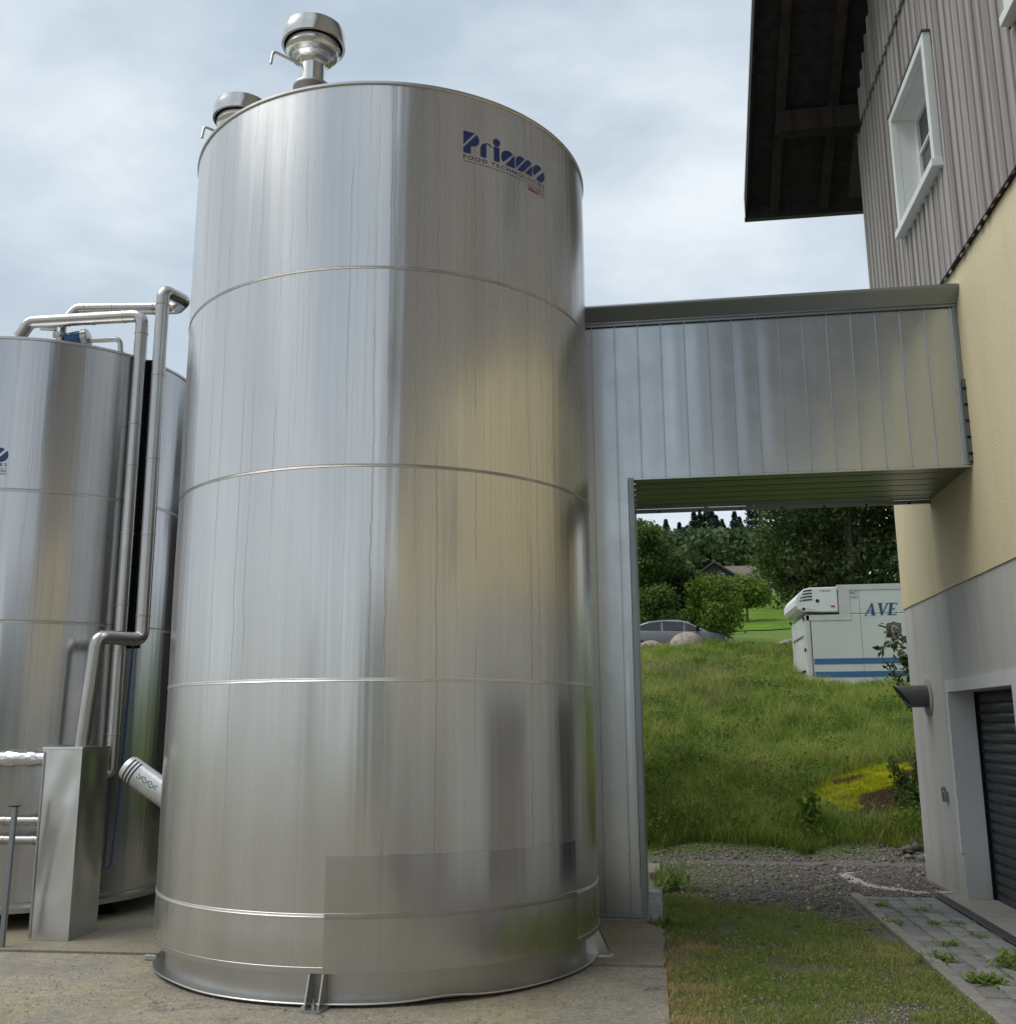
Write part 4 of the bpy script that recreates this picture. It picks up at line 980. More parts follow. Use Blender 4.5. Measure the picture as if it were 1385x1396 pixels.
# AVE in italic serif capitals
def serif(polys, x, z, h, shear=.22):
    vs = []; fs = []
    for p in polys:
        n = len(vs); vs += [(x+(a+b*shear)*h, z+b*h) for a, b in p]; fs.append(tuple(range(n, n+len(p))))
    return vs, fs
A_ = [[(0.02, 0), (.28, 0), (.28, .04), (.02, .04)], [(.55, 0), (.95, 0), (.95, .04), (.55, .04)], [(.10, .04), (.19, .04), (.52, .92), (.46, 1.0)], [(.44, 1.0), (.54, 1.0), (.88, .04), (.60, .04)], [(.25, .33), (.72, .33), (.70, .38), (.27, .38)]]
Vv = [[(-.02, .96), (.36, .96), (.36, 1), (-.02, 1)], [(.58, .96), (.88, .96), (.88, 1), (.58, 1)], [(.06, .96), (.30, .96), (.50, .12), (.38, 0)], [(.38, 0), (.47, 0), (.80, .96), (.70, .96)]]
E_ = [[(0, 0), (.70, 0), (.70, .07), (0, .07)], [(.0, .93), (.68, .93), (.68, 1), (0, 1)], [(.10, .05), (.32, .05), (.32, .95), (.10, .95)], [(.32, .47), (.50, .47), (.50, .54), (.32, .54)], [(.50, .40), (.54, .40), (.54, .62), (.50, .62)], [(.64, .05), (.70, .05), (.74, .26), (.70, .26)], [(.62, .95), (.68, .95), (.68, .76), (.65, .76)]]
vs = []; fs = []
for G, x in ((A_, 4.70), (Vv, 4.965), (E_, 5.20)):
    v, f = serif(G, x, 4.02, .275); n = len(vs); vs += v; fs += [tuple(n+i for i in q) for q in f]
mb = MB(); mb.v = [(a, TY-.008, b) for a, b in vs]; mb.f = fs; mb.build('company_lettering', M['letter_blue'], tr)
# shield crest with ribbon
def shieldpts(cx, cz, w, h): return [(cx-w, cz+h*.8), (cx-w*.4, cz+h*.86), (cx, cz+h), (cx+w*.4, cz+h*.86), (cx+w, cz+h*.8), (cx+w, cz), (cx+w*.75, cz-h*.5), (cx+w*.35, cz-h*.85), (cx, cz-h), (cx-w*.35, cz-h*.85), (cx-w*.75, cz-h*.5), (cx-w, cz)]
cr = MB().prism(shieldpts(5.33, 3.66, .155, .215), .003, 1, TY-.005).build('crest', M['crest_dark'], tr)
MB().prism(shieldpts(5.33, 3.66, .135, .19), .002, 1, TY-.008).build('crest_field', M['crest_brown'], cr)
MB().tube([(5.33+.06*math.cos(a), TY-.012, 3.70+.07*math.sin(a)) for a in np.linspace(.2, 5.6, 14)], .009, 6).build('crest_mark', M['truck_trim'], cr)
MB().tube([(5.16+.34*i/14, TY-.006, 3.395+.03*math.sin(i*.9)) for i in range(15)], .008, 5).build('crest_ribbon', M['crest_dark'], cr)

# ------------------------------------------------------------------ car
def build_car(x0, y0, z0):
    c = thing('parked_car', (x0, y0, z0), 'grey metallic estate car parked behind the grassy bank facing right', 'car')
    X = x0; Y = y0; Z = z0
    st = [(-2.20, .45, .80, .80, .78), (-2.12, .28, .92, .93, .84), (-1.95, .22, .98, 1.02, .88), (-1.6, .20, .99, 1.25, .90), (-1.1, .20, .98, 1.40, .90), (-.5, .20, .97, 1.445, .90), (0, .20, .96, 1.44, .90),
          (.45, .20, .95, 1.36, .90), (.9, .20, .945, 1.15, .90), (1.22, .20, .93, .945, .89), (1.6, .22, .86, .88, .87), (1.95, .25, .76, .79, .83), (2.15, .30, .66, .68, .74), (2.22, .40, .58, .59, .62)]
    vs = []; 
    for (x, zl, zb, zr, hw) in st:
        rw = hw-.02 if zr-zb < .1 else hw*.70 if zr-zb > .3 else hw*(.98-.28*(zr-zb)/.3)
        ring = [(-hw*.9, zl), (-hw, zl+.12), (-hw*1.01, (zl+zb)/2), (-hw*.98, zb-.03), (-hw*.955, zb), (-rw-.02, zr-.05*(zr-zb > .1)), (-rw*.85, zr), (0, zr+.015),
                (rw*.85, zr), (rw+.02, zr-.05*(zr-zb > .1)), (hw*.955, zb), (hw*.98, zb-.03), (hw*1.01, (zl+zb)/2), (hw, zl+.12), (hw*.9, zl)]
        vs += [(X+x, Y+a, Z+b) for a, b in ring]
    k = 15; fs = [(i*k+t, (i+1)*k+t, (i+1)*k+(t+1) % k, i*k+(t+1) % k) for i in range(len(st)-1) for t in range(k)]
    fs += [tuple(range(k)), tuple(range((len(st)-1)*k, len(st)*k))[::-1]]
    body = MB().add(vs, fs).build('body', M['car_paint'], c, True)
    for s in (-1, 1):
        for pts in ([(-1.72, 1.02, 1.02), (-.62, 1.00, .98), (-.62, 1.36, .80), (-1.05, 1.33, .80), (-1.45, 1.20, .86)], [(-.55, 1.0, .98), (.25, .985, .96), (.25, 1.33, .80), (-.55, 1.37, .80)], [(.32, .985, .96), (.95, .975, .97), (.62, 1.18, .86), (.32, 1.31, .80)]):
            v = []
            for x, z, q in pts: v.append((X+x, Y+s*(.90*.955*(1-(z-.97)/.45*.24)+.012), Z+z))
            MB().add(v, [tuple(range(len(v)))[::s]]).build('side_window', M['glass'], c)
        MB().tube([(X+x, Y+s*(.90*.955*(1-(z-.97)/.45*.24)+.016), Z+z) for x, z in ((-1.85, 1.0), (-1.5, 1.20), (-1.08, 1.345), (-.5, 1.385), (.2, 1.35), (.62, 1.2), (.98, .985))], .012, 6).build('window_trim', M['chrome'], c)
        MB().tube([(X+.78, Y+s*.9, Z+1.02), (X+.80, Y+s*1.04, Z+1.06)], [.05, .075], 10).build('mirror', M['black'], c, True)
        for wx in (-1.38, 1.38):
            w = MB().lathe([(.0, .0), (.20, .0), (.21, .02), (.30, .02), (.315, -.02), (.315, -.18), (0, -.18)], (X+wx, Y+s*.90, Z+.315), 28, axis=(0, s, 0)).build('wheel', M['rubber'], c, True)
            MB().lathe([(0, .012), (.06, .012), (.19, .004), (.20, .012), (.21, .012)], (X+wx, Y+s*.905, Z+.315), 28, axis=(0, s, 0)).build('rim', M['chrome'], w, True)
        MB().add([(X+1.80, Y+s*.862, Z+.72), (X+2.10, Y+s*.76, Z+.62), (X+2.12, Y+s*.74, Z+.55), (X+1.85, Y+s*.865, Z+.60)], [(0, 1, 2, 3)[::s]]).build('headlight', M['lamp'], c)
    ws = [(.52, 1.345, .60), (1.16, .965, .76), (1.16, .965, -.76), (.52, 1.345, -.60)]
    MB().add([(X+x+.01, Y+w, Z+z+.012) for x, z, w in ws], [(0, 1, 2, 3)]).build('windscreen', M['glass'], c)
    return c
CZ = gzs(1.0, 42.0)
build_car(.95, 42.0, CZ-.02)

# ------------------------------------------------------------------ boulders
def boulder(x, y, r, sx, sz, label, seed):
    rr_ = random.Random(seed); mb = MB(); nu, nv = 22, 12; vs = []; ks = [(rr_.uniform(-3, 3), rr_.uniform(-3, 3), rr_.uniform(-3, 3), rr_.uniform(0, 6)) for _ in range(7)]
    z0 = gzs(x, y)
    for j in range(nv+1):
        th = PI*j/nv
        for i in range(nu):
            ph = 2*PI*i/nu; d = Vector((math.sin(th)*math.cos(ph), math.sin(th)*math.sin(ph), math.cos(th)))
            w = 1+.13*sum(abs(math.sin(a*d.x+b*d.y+c*d.z+p)) for a, b, c, p in ks)/7*2-.13
            vs.append((x+d.x*r*sx*w, y+d.y*r*w, z0+r*sz*.35+d.z*r*sz*w))
    fs = [(j*nu+i, (j+1)*nu+i, (j+1)*nu+(i+1) % nu, j*nu+(i+1) % nu) for j in range(nv) for i in range(nu)]
    o = mb.add(vs, fs).build('boulder', M['stone'], None, True, loc=(x, y, z0)); tag(o, label, 'boulder'); return o
boulder(1.25, 39.3, .43, 1.4, 1.0, 'large pale pinkish boulder in front of the car doors', 3)
boulder(-.10, 39.2, .33, 1.3, .8, 'smaller pale boulder in front of the rear of the car', 9)
boulder(5.35, 40.5, .48, 1.5, .8, 'grey-white rounded rock half hidden in grass left of the truck body', 14)
st = MB().tube([(4.0, 46, gzs(4, 46)-.1), (4.0, 46, gzs(4, 46)+.55)], [.42, .34], 12).build('tree_stump', M['bark'], None, True); tag(st, 'short dark tree stump in the grass right of the car', 'stump')

# ------------------------------------------------------------------ vegetation helpers
def leaf_cards(P, size, aspect=1.8, droop=0.0, rnd=rng):
    """rhombic leaves at points P (n,3); returns V (4n,3), F (n,4)"""
    n = len(P); a = rnd.normal(size=(n, 3)); a[:, 2] -= droop; a /= np.linalg.norm(a, axis=1)[:, None]
    b = rnd.normal(size=(n, 3)); b -= (b*a).sum(1)[:, None]*a; b /= np.linalg.norm(b, axis=1)[:, None]
    s = size*rnd.uniform(.6, 1.3, n)[:, None]
    V = np.stack([P-a*s*.5*aspect*.6, P+b*s*.32, P+a*s*.5*aspect*.6, P-b*s*.32], 1).reshape(-1, 3)
    return V, np.arange(4*n).reshape(n, 4)
def crown_pts(clusters, n, rnd=rng, fill=.55):
    r = np.array([c[3] for c in clusters]); w = r**2.2; w /= w.sum(); k = rnd.choice(len(clusters), n, p=w)
    C = np.array([c[:3] for c in clusters])[k]; d = rnd.normal(size=(n, 3)); d /= np.linalg.norm(d, axis=1)[:, None]
    rad = r[k]*(fill+(1-fill)*rnd.random(n)**.6)*rnd.uniform(.75, 1.35, n)*(1+.22*np.sin(d[:, 0]*5+k)*np.sin(d[:, 1]*6+k*2)+.15*np.sin(d[:, 2]*9+k))
    d[:, 2] *= .8
    return C+d*rad[:, None], k
def tree(name, x, y, h, rad, mat, label, cat='tree', group=None, nleaf=5000, size=.22, trunk_h=.3, seed=0, ncl=26, flat=1.0, base=None, lean=0.0):
    rnd = np.random.default_rng(seed); z0 = gzs(x, y) if base is None else base
    t = thing(name, (x, y, z0), label, cat, group)
    cz = h*(trunk_h+(1-trunk_h)*.5); rz = h*(1-trunk_h)*.5
    cl = []; rs = random.Random(seed)
    for i in range(ncl):
        th = rs.uniform(0, 2*PI); zz = rs.uniform(-1, 1); rr_ = math.sqrt(max(0.02, 1-zz*zz*.9))*rs.uniform(.35, .92)
        cr_ = rad*rs.uniform(.24, .44)
        cl.append((math.cos(th)*rr_*(rad-cr_*.5)+lean*zz, math.sin(th)*rr_*(rad-cr_*.5), cz+zz*(rz-cr_*.6)*flat, cr_))
    P, k = crown_pts(cl, nleaf, rnd)
    V, Fq = leaf_cards(P, size, rnd=rnd)
    tv = np.array([rs.uniform(0, 1) for _ in cl])[k]*.5+rnd.random(nleaf)*.5
    np_mesh('crown', V, Fq, mat, tv, t)
    tb = MB(); tr_ = max(.05, h*.022)
    tb.tube([(x, y, z0-.15), (x+.02*h, y, z0+h*trunk_h*.6), (x+.01*h, y+.01*h, z0+h*(trunk_h+.35)), (x, y, z0+h*.85)], [tr_*1.25, tr_, tr_*.6, tr_*.15], 10)
    for c in cl[:12]:
        s = z0+h*trunk_h*rs.uniform(.8, 1.2)
        tb.tube([(x+.015*h, y, s), (x+c[0]*.5, y+c[1]*.5, (s+z0+c[2])/2+.1), (x+c[0], y+c[1], z0+c[2])], [tr_*.5, tr_*.3, tr_*.1], 6)
    tb.build('trunk', M['bark'], t, True)
    return t
GB = 'trees beyond the grassy bank'
# left cluster behind the car
tree('broadleaf_tree', -.55, 51, 6.7, 1.7, M['leaf_mid'], 'tall mid green tree right beside the metal clad column behind the car', group=GB, nleaf=9000, size=.20, trunk_h=.10, seed=1, ncl=40)
tree('broadleaf_tree', 1.1, 53, 4.3, 1.5, M['leaf_dark'], 'dark green tree rising behind the roof of the grey car', group=GB, nleaf=7000, size=.18, trunk_h=.08, seed=2, ncl=34)
tree('bush', .1, 47, 2.9, 1.6, M['leaf_mid'], 'rounded green bush behind the rear of the grey car', 'bush', nleaf=6000, size=.15, trunk_h=.05, seed=3, ncl=26)
tree('bush', 2.7, 50, 3.3, 1.6, M['leaf_bright'], 'broad light green bush behind the bonnet of the grey car', 'bush', nleaf=8000, size=.16, trunk_h=.04, seed=4, ncl=30)
tree('broadleaf_tree', 1.9, 62, 4.3, 1.2, M['leaf_bright'], 'olive green tree above the broad light green bush', group=GB, nleaf=6000, size=.2, trunk_h=.1, seed=5, ncl=26)
tree('broadleaf_tree', .1, 60, 5.7, 1.7, M['leaf_dark'], 'dark tree between the column and the distant wooded skyline', group=GB, nleaf=6000, size=.24, trunk_h=.1, seed=6, ncl=26)
# small meadow tree
tree('small_tree', 6.75, 76, 3.5, 2.15, M['leaf_bright'], 'small round tree on a bare dark trunk standing in the bright meadow', nleaf=6500, size=.24, trunk_h=.30, seed=8, ncl=26)
# big dark trees behind the truck
for i, (x, y, h, r, lab, mt) in enumerate(((5.35, 38, 9.5, 1.9, 'leftmost of the tall dark trees behind the truck body', 'leaf_mid'), (6.3, 34, 9.6, 2.7, 'tall dark tree right above the cooling unit of the truck body', 'leaf_dark'),
        (8.9, 33, 9.8, 2.8, 'tall dark tree above the blue letters of the truck body', 'leaf_dark'), (7.6, 40, 12.5, 3.4, 'tallest dark tree filling the gap under the duct near the wall', 'leaf_dark'), (11.6, 34, 10, 3, 'dark tree mostly hidden by the building corner', 'leaf_dark'))):
    tree('broadleaf_tree', x, y, h, r, M[mt], lab, group=GB, nleaf=16000, size=.17, trunk_h=.03 if i else .14, seed=20+i, ncl=60)
tree('broadleaf_tree', 9.4, 55, 9.0, 2.2, M['leaf_mid'], 'mid green tree behind the leftmost tall dark tree', group=GB, nleaf=8000, size=.22, trunk_h=.22, seed=31, ncl=36)
tree('broadleaf_tree', 12.5, 92, 7.5, 3.6, M['leaf_mid'], 'green tree beside the brown roofed house', group=GB, nleaf=6000, size=.34, trunk_h=.15, seed=33, ncl=30)
tree('broadleaf_tree', 4.4, 100, 3.2, 2.2, M['leaf_mid'], 'low green tree below the dark boarded gable on the hillside', group=GB, nleaf=3000, size=.34, trunk_h=.1, seed=34, ncl=26)

bt = tree('added_tree', 2.5, -34, 6.5, 3.4, M['leaf_dark'], 'unseen tree added behind the viewer for the metal to reflect', group='trees added behind the viewer for reflections', nleaf=5000, size=.34, trunk_h=.08, seed=50, ncl=34)  # out-of-view trees, added so the metal reflects something dark
for x, y in ((7, -31), (11.5, -29), (-24, -42)):
    c = copy_tree(bt); c.location = (x, y, 0); c.rotation_euler = (0, 0, x)

# far wooded hill (one mass) and conifers on the skyline
def woodland():
    rnd = np.random.default_rng(5); VV = []; FF = []; TT = []; n0 = 0
    for i in range(620):
        y = rnd.uniform(135, 300); x = rnd.uniform(-.16, .33)*y; z0 = gzs(x, y); h = max(3.5, (1.65+.1945*y-z0)*rnd.uniform(.82, 1.02)); h = min(h, 22); r = max(2.6, h*rnd.uniform(.24, .34))
        n = 260; d = rnd.normal(size=(n, 3)); d /= np.linalg.norm(d, axis=1)[:, None]; d[:, 2] = np.abs(d[:, 2])*1.0-.25
        P = np.array([x, y, z0+h*.5])+d*np.array([r, r, h*.5])*rnd.uniform(.75, 1.1, n)[:, None]
        V, Fq = leaf_cards(P, 1.05, 1.4, rnd=rnd); VV.append(V); FF.append(Fq+n0); n0 += len(V); TT.append(np.full(n, rnd.random()*.65)+rnd.random(n)*.35)
    o = np_mesh('wooded_hillside', np.concatenate(VV), np.concatenate(FF), M['far_leaf'], np.concatenate(TT)); tag(o, 'mixed wood covering the far hillside', 'woodland', kind='stuff')
woodland()
def conifer_mesh(seed, h=18.0):
    rnd = np.random.default_rng(seed); P = []
    n = 2200; t = rnd.random(n)**.8; z = h*(.12+.88*t); lay = .68+.32*np.sin(z*3.2+rnd.normal(size=n)*.9)
    r = (1-t)**.8*h*.27*lay+.25; a = rnd.random(n)*2*PI; rr_ = r*rnd.uniform(.35, 1.0, n)
    P = np.stack([np.cos(a)*rr_, np.sin(a)*rr_, z-rr_*.35], 1)
    return leaf_cards(P, .62, 1.7, .5, rnd), rnd.random(n)
spots = [(8.9-4.6, 262, 53.2, 'lone conifer tip at the left of the distant skyline'), (7.3, 250, 50.5, 'short conifer left of the skyline conifer group'), (10.9, 250, 52.6, 'left conifer of the dense skyline group'), (12.6, 255, 54.2, 'second conifer of the dense skyline group'), (14.0, 252, 54.0, 'tall middle conifer of the dense skyline group'),
         (15.1, 249, 53.3, 'right conifer of the dense skyline group'), (16.6, 256, 52.6, 'low conifer at the right end of the dense skyline group'), (18.4, 262, 53.3, 'small isolated conifer on the skyline right of the group'), (20.9, 254, 53.0, 'slender conifer on the skyline left of the dark trees'), (22.8, 262, 53.8, 'conifer on the skyline touching the dark trees'), (24.0, 245, 53.9, 'dark conifer just behind the top of the tall dark trees'), (26.3, 250, 55.5, 'dark conifer deepest behind the tall dark trees')]
for i, (x, y, tip, lab) in enumerate(spots):
    z0 = gzs(x, y); h = tip-z0-(.6 if i % 2 else 0)
    t = thing('conifer', (x, y, z0), lab, 'conifer', 'conifers on the distant skyline')
    (V, Fq), tt = conifer_mesh(100+i, h); np_mesh('crown', V, Fq, M['needles'], tt, t)
    MB().tube([(x, y, z0-.5), (x, y, z0+h*.95)], [.28, .04], 8).build('trunk', M['bark'], t, True)

# meadow sheet (bright mown grass beyond the car)
mx = np.linspace(-14, 26, 41); my = np.linspace(64, 112, 41); A, B_ = np.meshgrid(mx, my); Zm = gz(A, B_)+.06
Vm = np.stack([A, B_, Zm], -1).reshape(-1, 3); I = (np.arange(40)[:, None]*41+np.arange(40)[None, :]).ravel()
o = np_mesh('meadow', Vm, np.stack([I, I+1, I+42, I+41], 1), M['meadow']); tag(o, kind='structure')

# houses on the hill
hs = thing('hillside_house', (8.0, 122, 16), 'white house with a dark boarded gable and sloping roof on the hillside', 'house')
hx, hy, hz = 7.7, 122, gzs(7, 122)-1.5
MB().box(hx-3.2, hy, hz, hx+2.6, hy+9, hz+2.6).build('lower_wall', M['house_white'], hs)
MB().prism([(hx-3.2, hz+2.6), (hx+2.6, hz+2.6), (hx+2.6, hz+3.3), (hx-.3, hz+5.2), (hx-3.2, hz+3.3)], 9, 1, hy).build('boarded_gable', M['house_wood'], hs)
rf = MB()
for s in (-1, 1):
    ax = hx-.3; ex_ = ax+s*3.6; vs = [(ax, hz+5.25), (ex_, hz+2.85), (ex_, hz+3.05), (ax, hz+5.5)]; rf.prism(vs, 10, 1, hy-.6)
rf.build('roof', M['roof_dark'], hs)
w = MB().box(hx+.1, hy-.03, hz+3.2, hx+.8, hy-.005, hz+4.1).build('window', M['white_paint'], hs); MB().box(hx+.17, hy-.045, hz+3.27, hx+.73, hy-.032, hz+4.03).build('pane', M['glass'], w)
for q in (0, 1.3): MB().box(hx+.6+q, hy-.03, hz+1.0, hx+1.2+q, hy-.005, hz+2.0).build('window', M['glass'], hs)
h2 = thing('hillside_house', (13, 126, 16), 'white house with a brown tiled roof beside the dark boarded gable', 'house')
hx2, hz2 = 12.0, gzs(12, 128)-1
MB().box(hx2-3.6, 127, hz2, hx2+4, 134, hz2+3.0).build('wall', M['house_white'], h2)
MB().prism([(126.4, hz2+2.8), (130.5, hz2+4.7), (134.6, hz2+2.8), (134.6, hz2+3.0), (130.5, hz2+4.95), (126.4, hz2+3.0)], 9, 0, hx2-4.2).build('roof', M['roof_tile'], h2)
for q in (-2.6, -.6, 1.6): MB().box(hx2+q, 126.97, hz2+1.0, hx2+q+.8, 126.995, hz2+2.1).build('window', M['glass'], h2)

# ------------------------------------------------------------------ shrub and leafy branches at the building corner
def branch_plant(name, label, cat, stems, leafn, size, mat, seed, base):
    t = thing(name, base, label, cat); rs = random.Random(seed); rnd = np.random.default_rng(seed); tb = MB(); PP = []
    for pts, r in stems:
        tb.tube(pts, [r*(1-.8*i/(len(pts)-1)) for i in range(len(pts))], 6)
        P = [Vector(p) for p in pts]; L = len(P)-1
        for k in range(int(leafn/len(stems))):
            u_ = rs.uniform(.25, 1)*L; i = min(int(u_), L-1); q = P[i].lerp(P[i+1], u_-i)
            g3 = [max(-1.6, min(1.6, rs.gauss(0, 1)))*size*.6 for _ in range(3)]; PP.append((q.x+g3[0], q.y+g3[1], q.z+g3[2]))
    tb.build('stem', M['bark'], t, True)
    V, Fq = leaf_cards(np.array(PP)-np.array(base), size, 2.2, .3, rnd); np_mesh('foliage', V, Fq, mat, rnd.random(len(PP)), t)
    return t
b0 = gzs(4.3, 16.2)
stems = []
rs = random.Random(12)
for k in range(16):
    h = rs.uniform(1.0, 2.6); dx = rs.uniform(-.5, .4)
    stems.append(([(4.15+.05*k-.3, 16.6, b0-.1), (4.15+dx*.5, 16.5+rs.uniform(-.3, .3), b0+h*.5), (4.05+dx, 16.5+rs.uniform(-.4, .4), b0+h)], .018))
branch_plant('corner_shrub', 'dark green shrub growing up behind the far corner of the grey wall', 'shrub', stems, 2600, .075, M['leaf_dark'], 12, (4.15, 16.6, b0))
stems = [([(4.3, 15.6, 2.0), (3.9, 15.5, 2.9), (3.55, 15.4, 2.86), (3.15, 15.3, 2.62)], .012), ([(4.2, 15.6, 2.3), (3.8, 15.5, 2.5), (3.55, 15.45, 2.55)], .009),
         ([(4.3, 15.6, 2.6), (4.0, 15.5, 3.9), (3.72, 15.4, 3.86), (3.60, 15.4, 3.72)], .010), ([(4.3, 15.6, 2.9), (3.9, 15.5, 3.7), (3.55, 15.5, 4.0)], .010), ([(4.2, 15.7, 1.2), (3.85, 15.6, 1.9), (3.62, 15.5, 2.35)], .012), ([(4.3, 15.7, 1.0), (3.95, 15.6, 1.5), (3.7, 15.6, 2.0)], .012)]
branch_plant('leafy_sapling', 'sapling with long leafy branches reaching out in front of the truck lettering', 'sapling', stems, 420, .11, M['leaf_dark'], 13, (4.3, 15.6, gzs(4.3, 15.6)))
# low dark scrub by the foot of the wall
stems = []
for k in range(22):
    h = rs.uniform(.25, .75); x_ = rs.uniform(3.05, 3.75); y_ = rs.uniform(14.3, 15.2); zb = gzs(x_, y_)
    stems.append(([(x_, y_, zb-.03), (x_+rs.uniform(-.1, .1), y_, zb+h*.6), (x_+rs.uniform(-.2, .2), y_+rs.uniform(-.1, .1), zb+h)], .008))
branch_plant('low_scrub', 'low dark scrub at the foot of the bank against the wall corner', 'shrub', stems, 1500, .055, M['leaf_mid'], 14, (3.4, 14.7, gzs(3.4, 14.7)))
stems = []
for k in range(5):
    stems.append(([(1.92, 14.0, gzs(1.92, 14.0)-.02), (1.92+rs.uniform(-.05, .05), 14.0, .25), (1.90+rs.uniform(-.32, .3), 14.0+rs.uniform(-.15, .15), rs.uniform(.5, .95))], .009))
branch_plant('tall_weed', 'tall leafy weed on a single stem at the lower edge of the grass bank', 'weed', stems, 210, .10, M['leaf_bright'], 15, (1.92, 14.0, 0))

# ------------------------------------------------------------------ grass blades
def blades(name, X, Y, Z, H_, Wd, lean, mat, tint, label=None, cat=None):
    n = len(X); a = rng.random(n)*2*PI; dx = np.cos(a); dy = np.sin(a); l = lean*rng.uniform(.3, 1.4, n)
    b = rng.random(n)*2*PI; lx = np.cos(b)*l*H_; ly = np.sin(b)*l*H_
    P = np.stack([X, Y, Z-.01], 1); S = np.stack([dx*Wd, dy*Wd, np.zeros(n)], 1)*.5
    Mid = P+np.stack([lx*.35, ly*.35, H_*.6], 1); T = P+np.stack([lx, ly, H_*np.sqrt(np.clip(1-l*l*.6, .1, 1))], 1)
    V = np.stack([P-S, P+S, Mid+S*.8, Mid-S*.8, T+S*.08, T-S*.08], 1).reshape(-1, 3); i6 = 6*np.arange(n)[:, None]
    o = np_mesh(name, V, np.concatenate([i6+np.array([[0, 1, 2, 3]]), i6+np.array([[3, 2, 4, 5]])], 1).reshape(-1, 4), mat, np.repeat(tint, 2)); tag(o, label, cat, kind='stuff'); return o
def vnoise(x, y, s, seed=0):
    r = np.random.default_rng(seed); g = r.random((64, 64)); fx = (x*s) % 63; fy = (y*s) % 63
    i = fx.astype(int); j = fy.astype(int); u = fx-i; v = fy-j; u = u*u*(3-2*u); v = v*v*(3-2*v)
    return (g[i, j]*(1-u)*(1-v)+g[i+1, j]*u*(1-v)+g[i, j+1]*(1-u)*v+g[i+1, j+1]*u*v)
# slope grass: density falls with distance
n = 430000
Yg = 13.5+(46-13.5)*rng.random(n)**1.7; ang = rng.uniform(-.16, .33, n); Xg = np.tan(ang)*Yg
keep = (Yg > 13.75+.5*(vnoise(Xg, Yg, 1.7, 3)-.5)) & ~((Xg > 3.4) & (Yg > 23.95) & (Yg < 26.4)) & ~((Yg > 40.9) & (Yg < 43.1) & (Xg < 3.3))
mossd = ((Xg-2.95-.35*(Yg-15.2))/.9)**2+((Yg-15.15)/.95)**2
keep &= ~((mossd < .85) & (rng.random(n) < .90))
Xg = Xg[keep]; Yg = Yg[keep]; n = len(Xg)
q = vnoise(Xg, Yg, .9, 5); q2 = vnoise(Xg, Yg, .35, 6); q3 = vnoise(Xg, Yg, 2.5, 7)
Hh = (.05+.20*q**1.5+.15*q3**2)*rng.uniform(.5, 1.3, n)*np.where(Yg > 33, .8, 1); Wd = .005+.0005*(Yg-13)
q4 = vnoise(Xg, Yg*.6, 5.0, 51); ti = np.clip(.10+.55*q2+.40*(rng.random(n)-.5)+.55*(q3-.5)+.5*(q4-.5), 0, .8); dry = rng.random(n) < .035+.10*np.clip(q2-.6, 0, 1); ti = np.where(dry, 1.0, ti)
Hh = np.where(dry, Hh*1.3, Hh)
blades('slope_grass', Xg, Yg, gz(Xg, Yg), Hh, Wd, .75, M['grass'], ti, 'long green grass covering the bank', 'grass')
n = 60000; nt_ = 420; cy = 13.9+(38-13.9)*rng.random(nt_)**1.4; cxx = np.tan(rng.uniform(-.10, .26, nt_))*cy; k = rng.integers(0, nt_, n); rT = rng.uniform(.10, .38, nt_)[k]
Xs = cxx[k]+rng.normal(size=n)*rT; Ys = cy[k]+rng.normal(size=n)*rT; kk = ~((Xs > 3.3) & (Ys > 23.5) & (Ys < 26.5)) & (((Xs-2.95-.35*(Ys-15.2))/.9)**2+((Ys-15.15)/.95)**2 > 1) & ~((Xs > 2.7) & (Ys < 13.5)) & (Ys > 13.7)
Xs, Ys, k = Xs[kk], Ys[kk], k[kk]; tt = rng.uniform(.0, .9, nt_)[k]
blades('grass_tufts', Xs, Ys, gz(Xs, Ys), rng.uniform(.16, .42, len(Xs)), .006+.0004*(Ys-13), .8, M['grass'], np.clip(tt+rng.normal(size=len(Xs))*.12, 0, 1), 'taller uneven tufts standing out of the bank grass', 'grass')
n = 26000; nt_ = 150; cy = 13.8+(36-13.8)*rng.random(nt_)**1.5; cxx = np.tan(rng.uniform(-.10, .26, nt_))*cy; k = rng.integers(0, nt_, n); rT = rng.uniform(.12, .40, nt_)[k]
Xs = cxx[k]+rng.normal(size=n)*rT; Ys = cy[k]+rng.normal(size=n)*rT; kk = ~((Xs > 3.3) & (Ys > 23.5) & (Ys < 26.5)) & (((Xs-2.95-.35*(Ys-15.2))/.9)**2+((Ys-15.15)/.95)**2 > 1) & ~((Xs > 2.7) & (Ys < 13.6)) & (Ys > 13.8)
Xs, Ys, k = Xs[kk], Ys[kk], k[kk]; P = np.stack([Xs, Ys, gz(Xs, Ys)+rng.uniform(.02, .30, len(Xs))], 1); V, Fq = leaf_cards(P, .050, 2.0)
o = np_mesh('bank_weeds', V, Fq, M['leaf_bright'], np.clip(rng.uniform(0, .8, nt_)[k]+rng.normal(size=len(Xs))*.15, 0, 1)); tag(o, 'broad leaved weeds mixed into the bank grass', 'weeds', kind='stuff')
# seed heads in tufts (dry docks)
n = 2600; cx = rng.normal(size=(26, 2)); cen = np.stack([rng.uniform(-.8, 2.2, 26), rng.uniform(20, 30, 26)], 1); k = rng.integers(0, 26, n)
Xs = cen[k, 0]+rng.normal(size=n)*.35; Ys = cen[k, 1]+rng.normal(size=n)*.6
blades('dry_grass', Xs, Ys, gz(Xs, Ys), rng.uniform(.20, .42, n), np.full(n, .007), .35, M['seedhead'], rng.random(n), 'brownish dry grass stalks on the bank', 'grass')
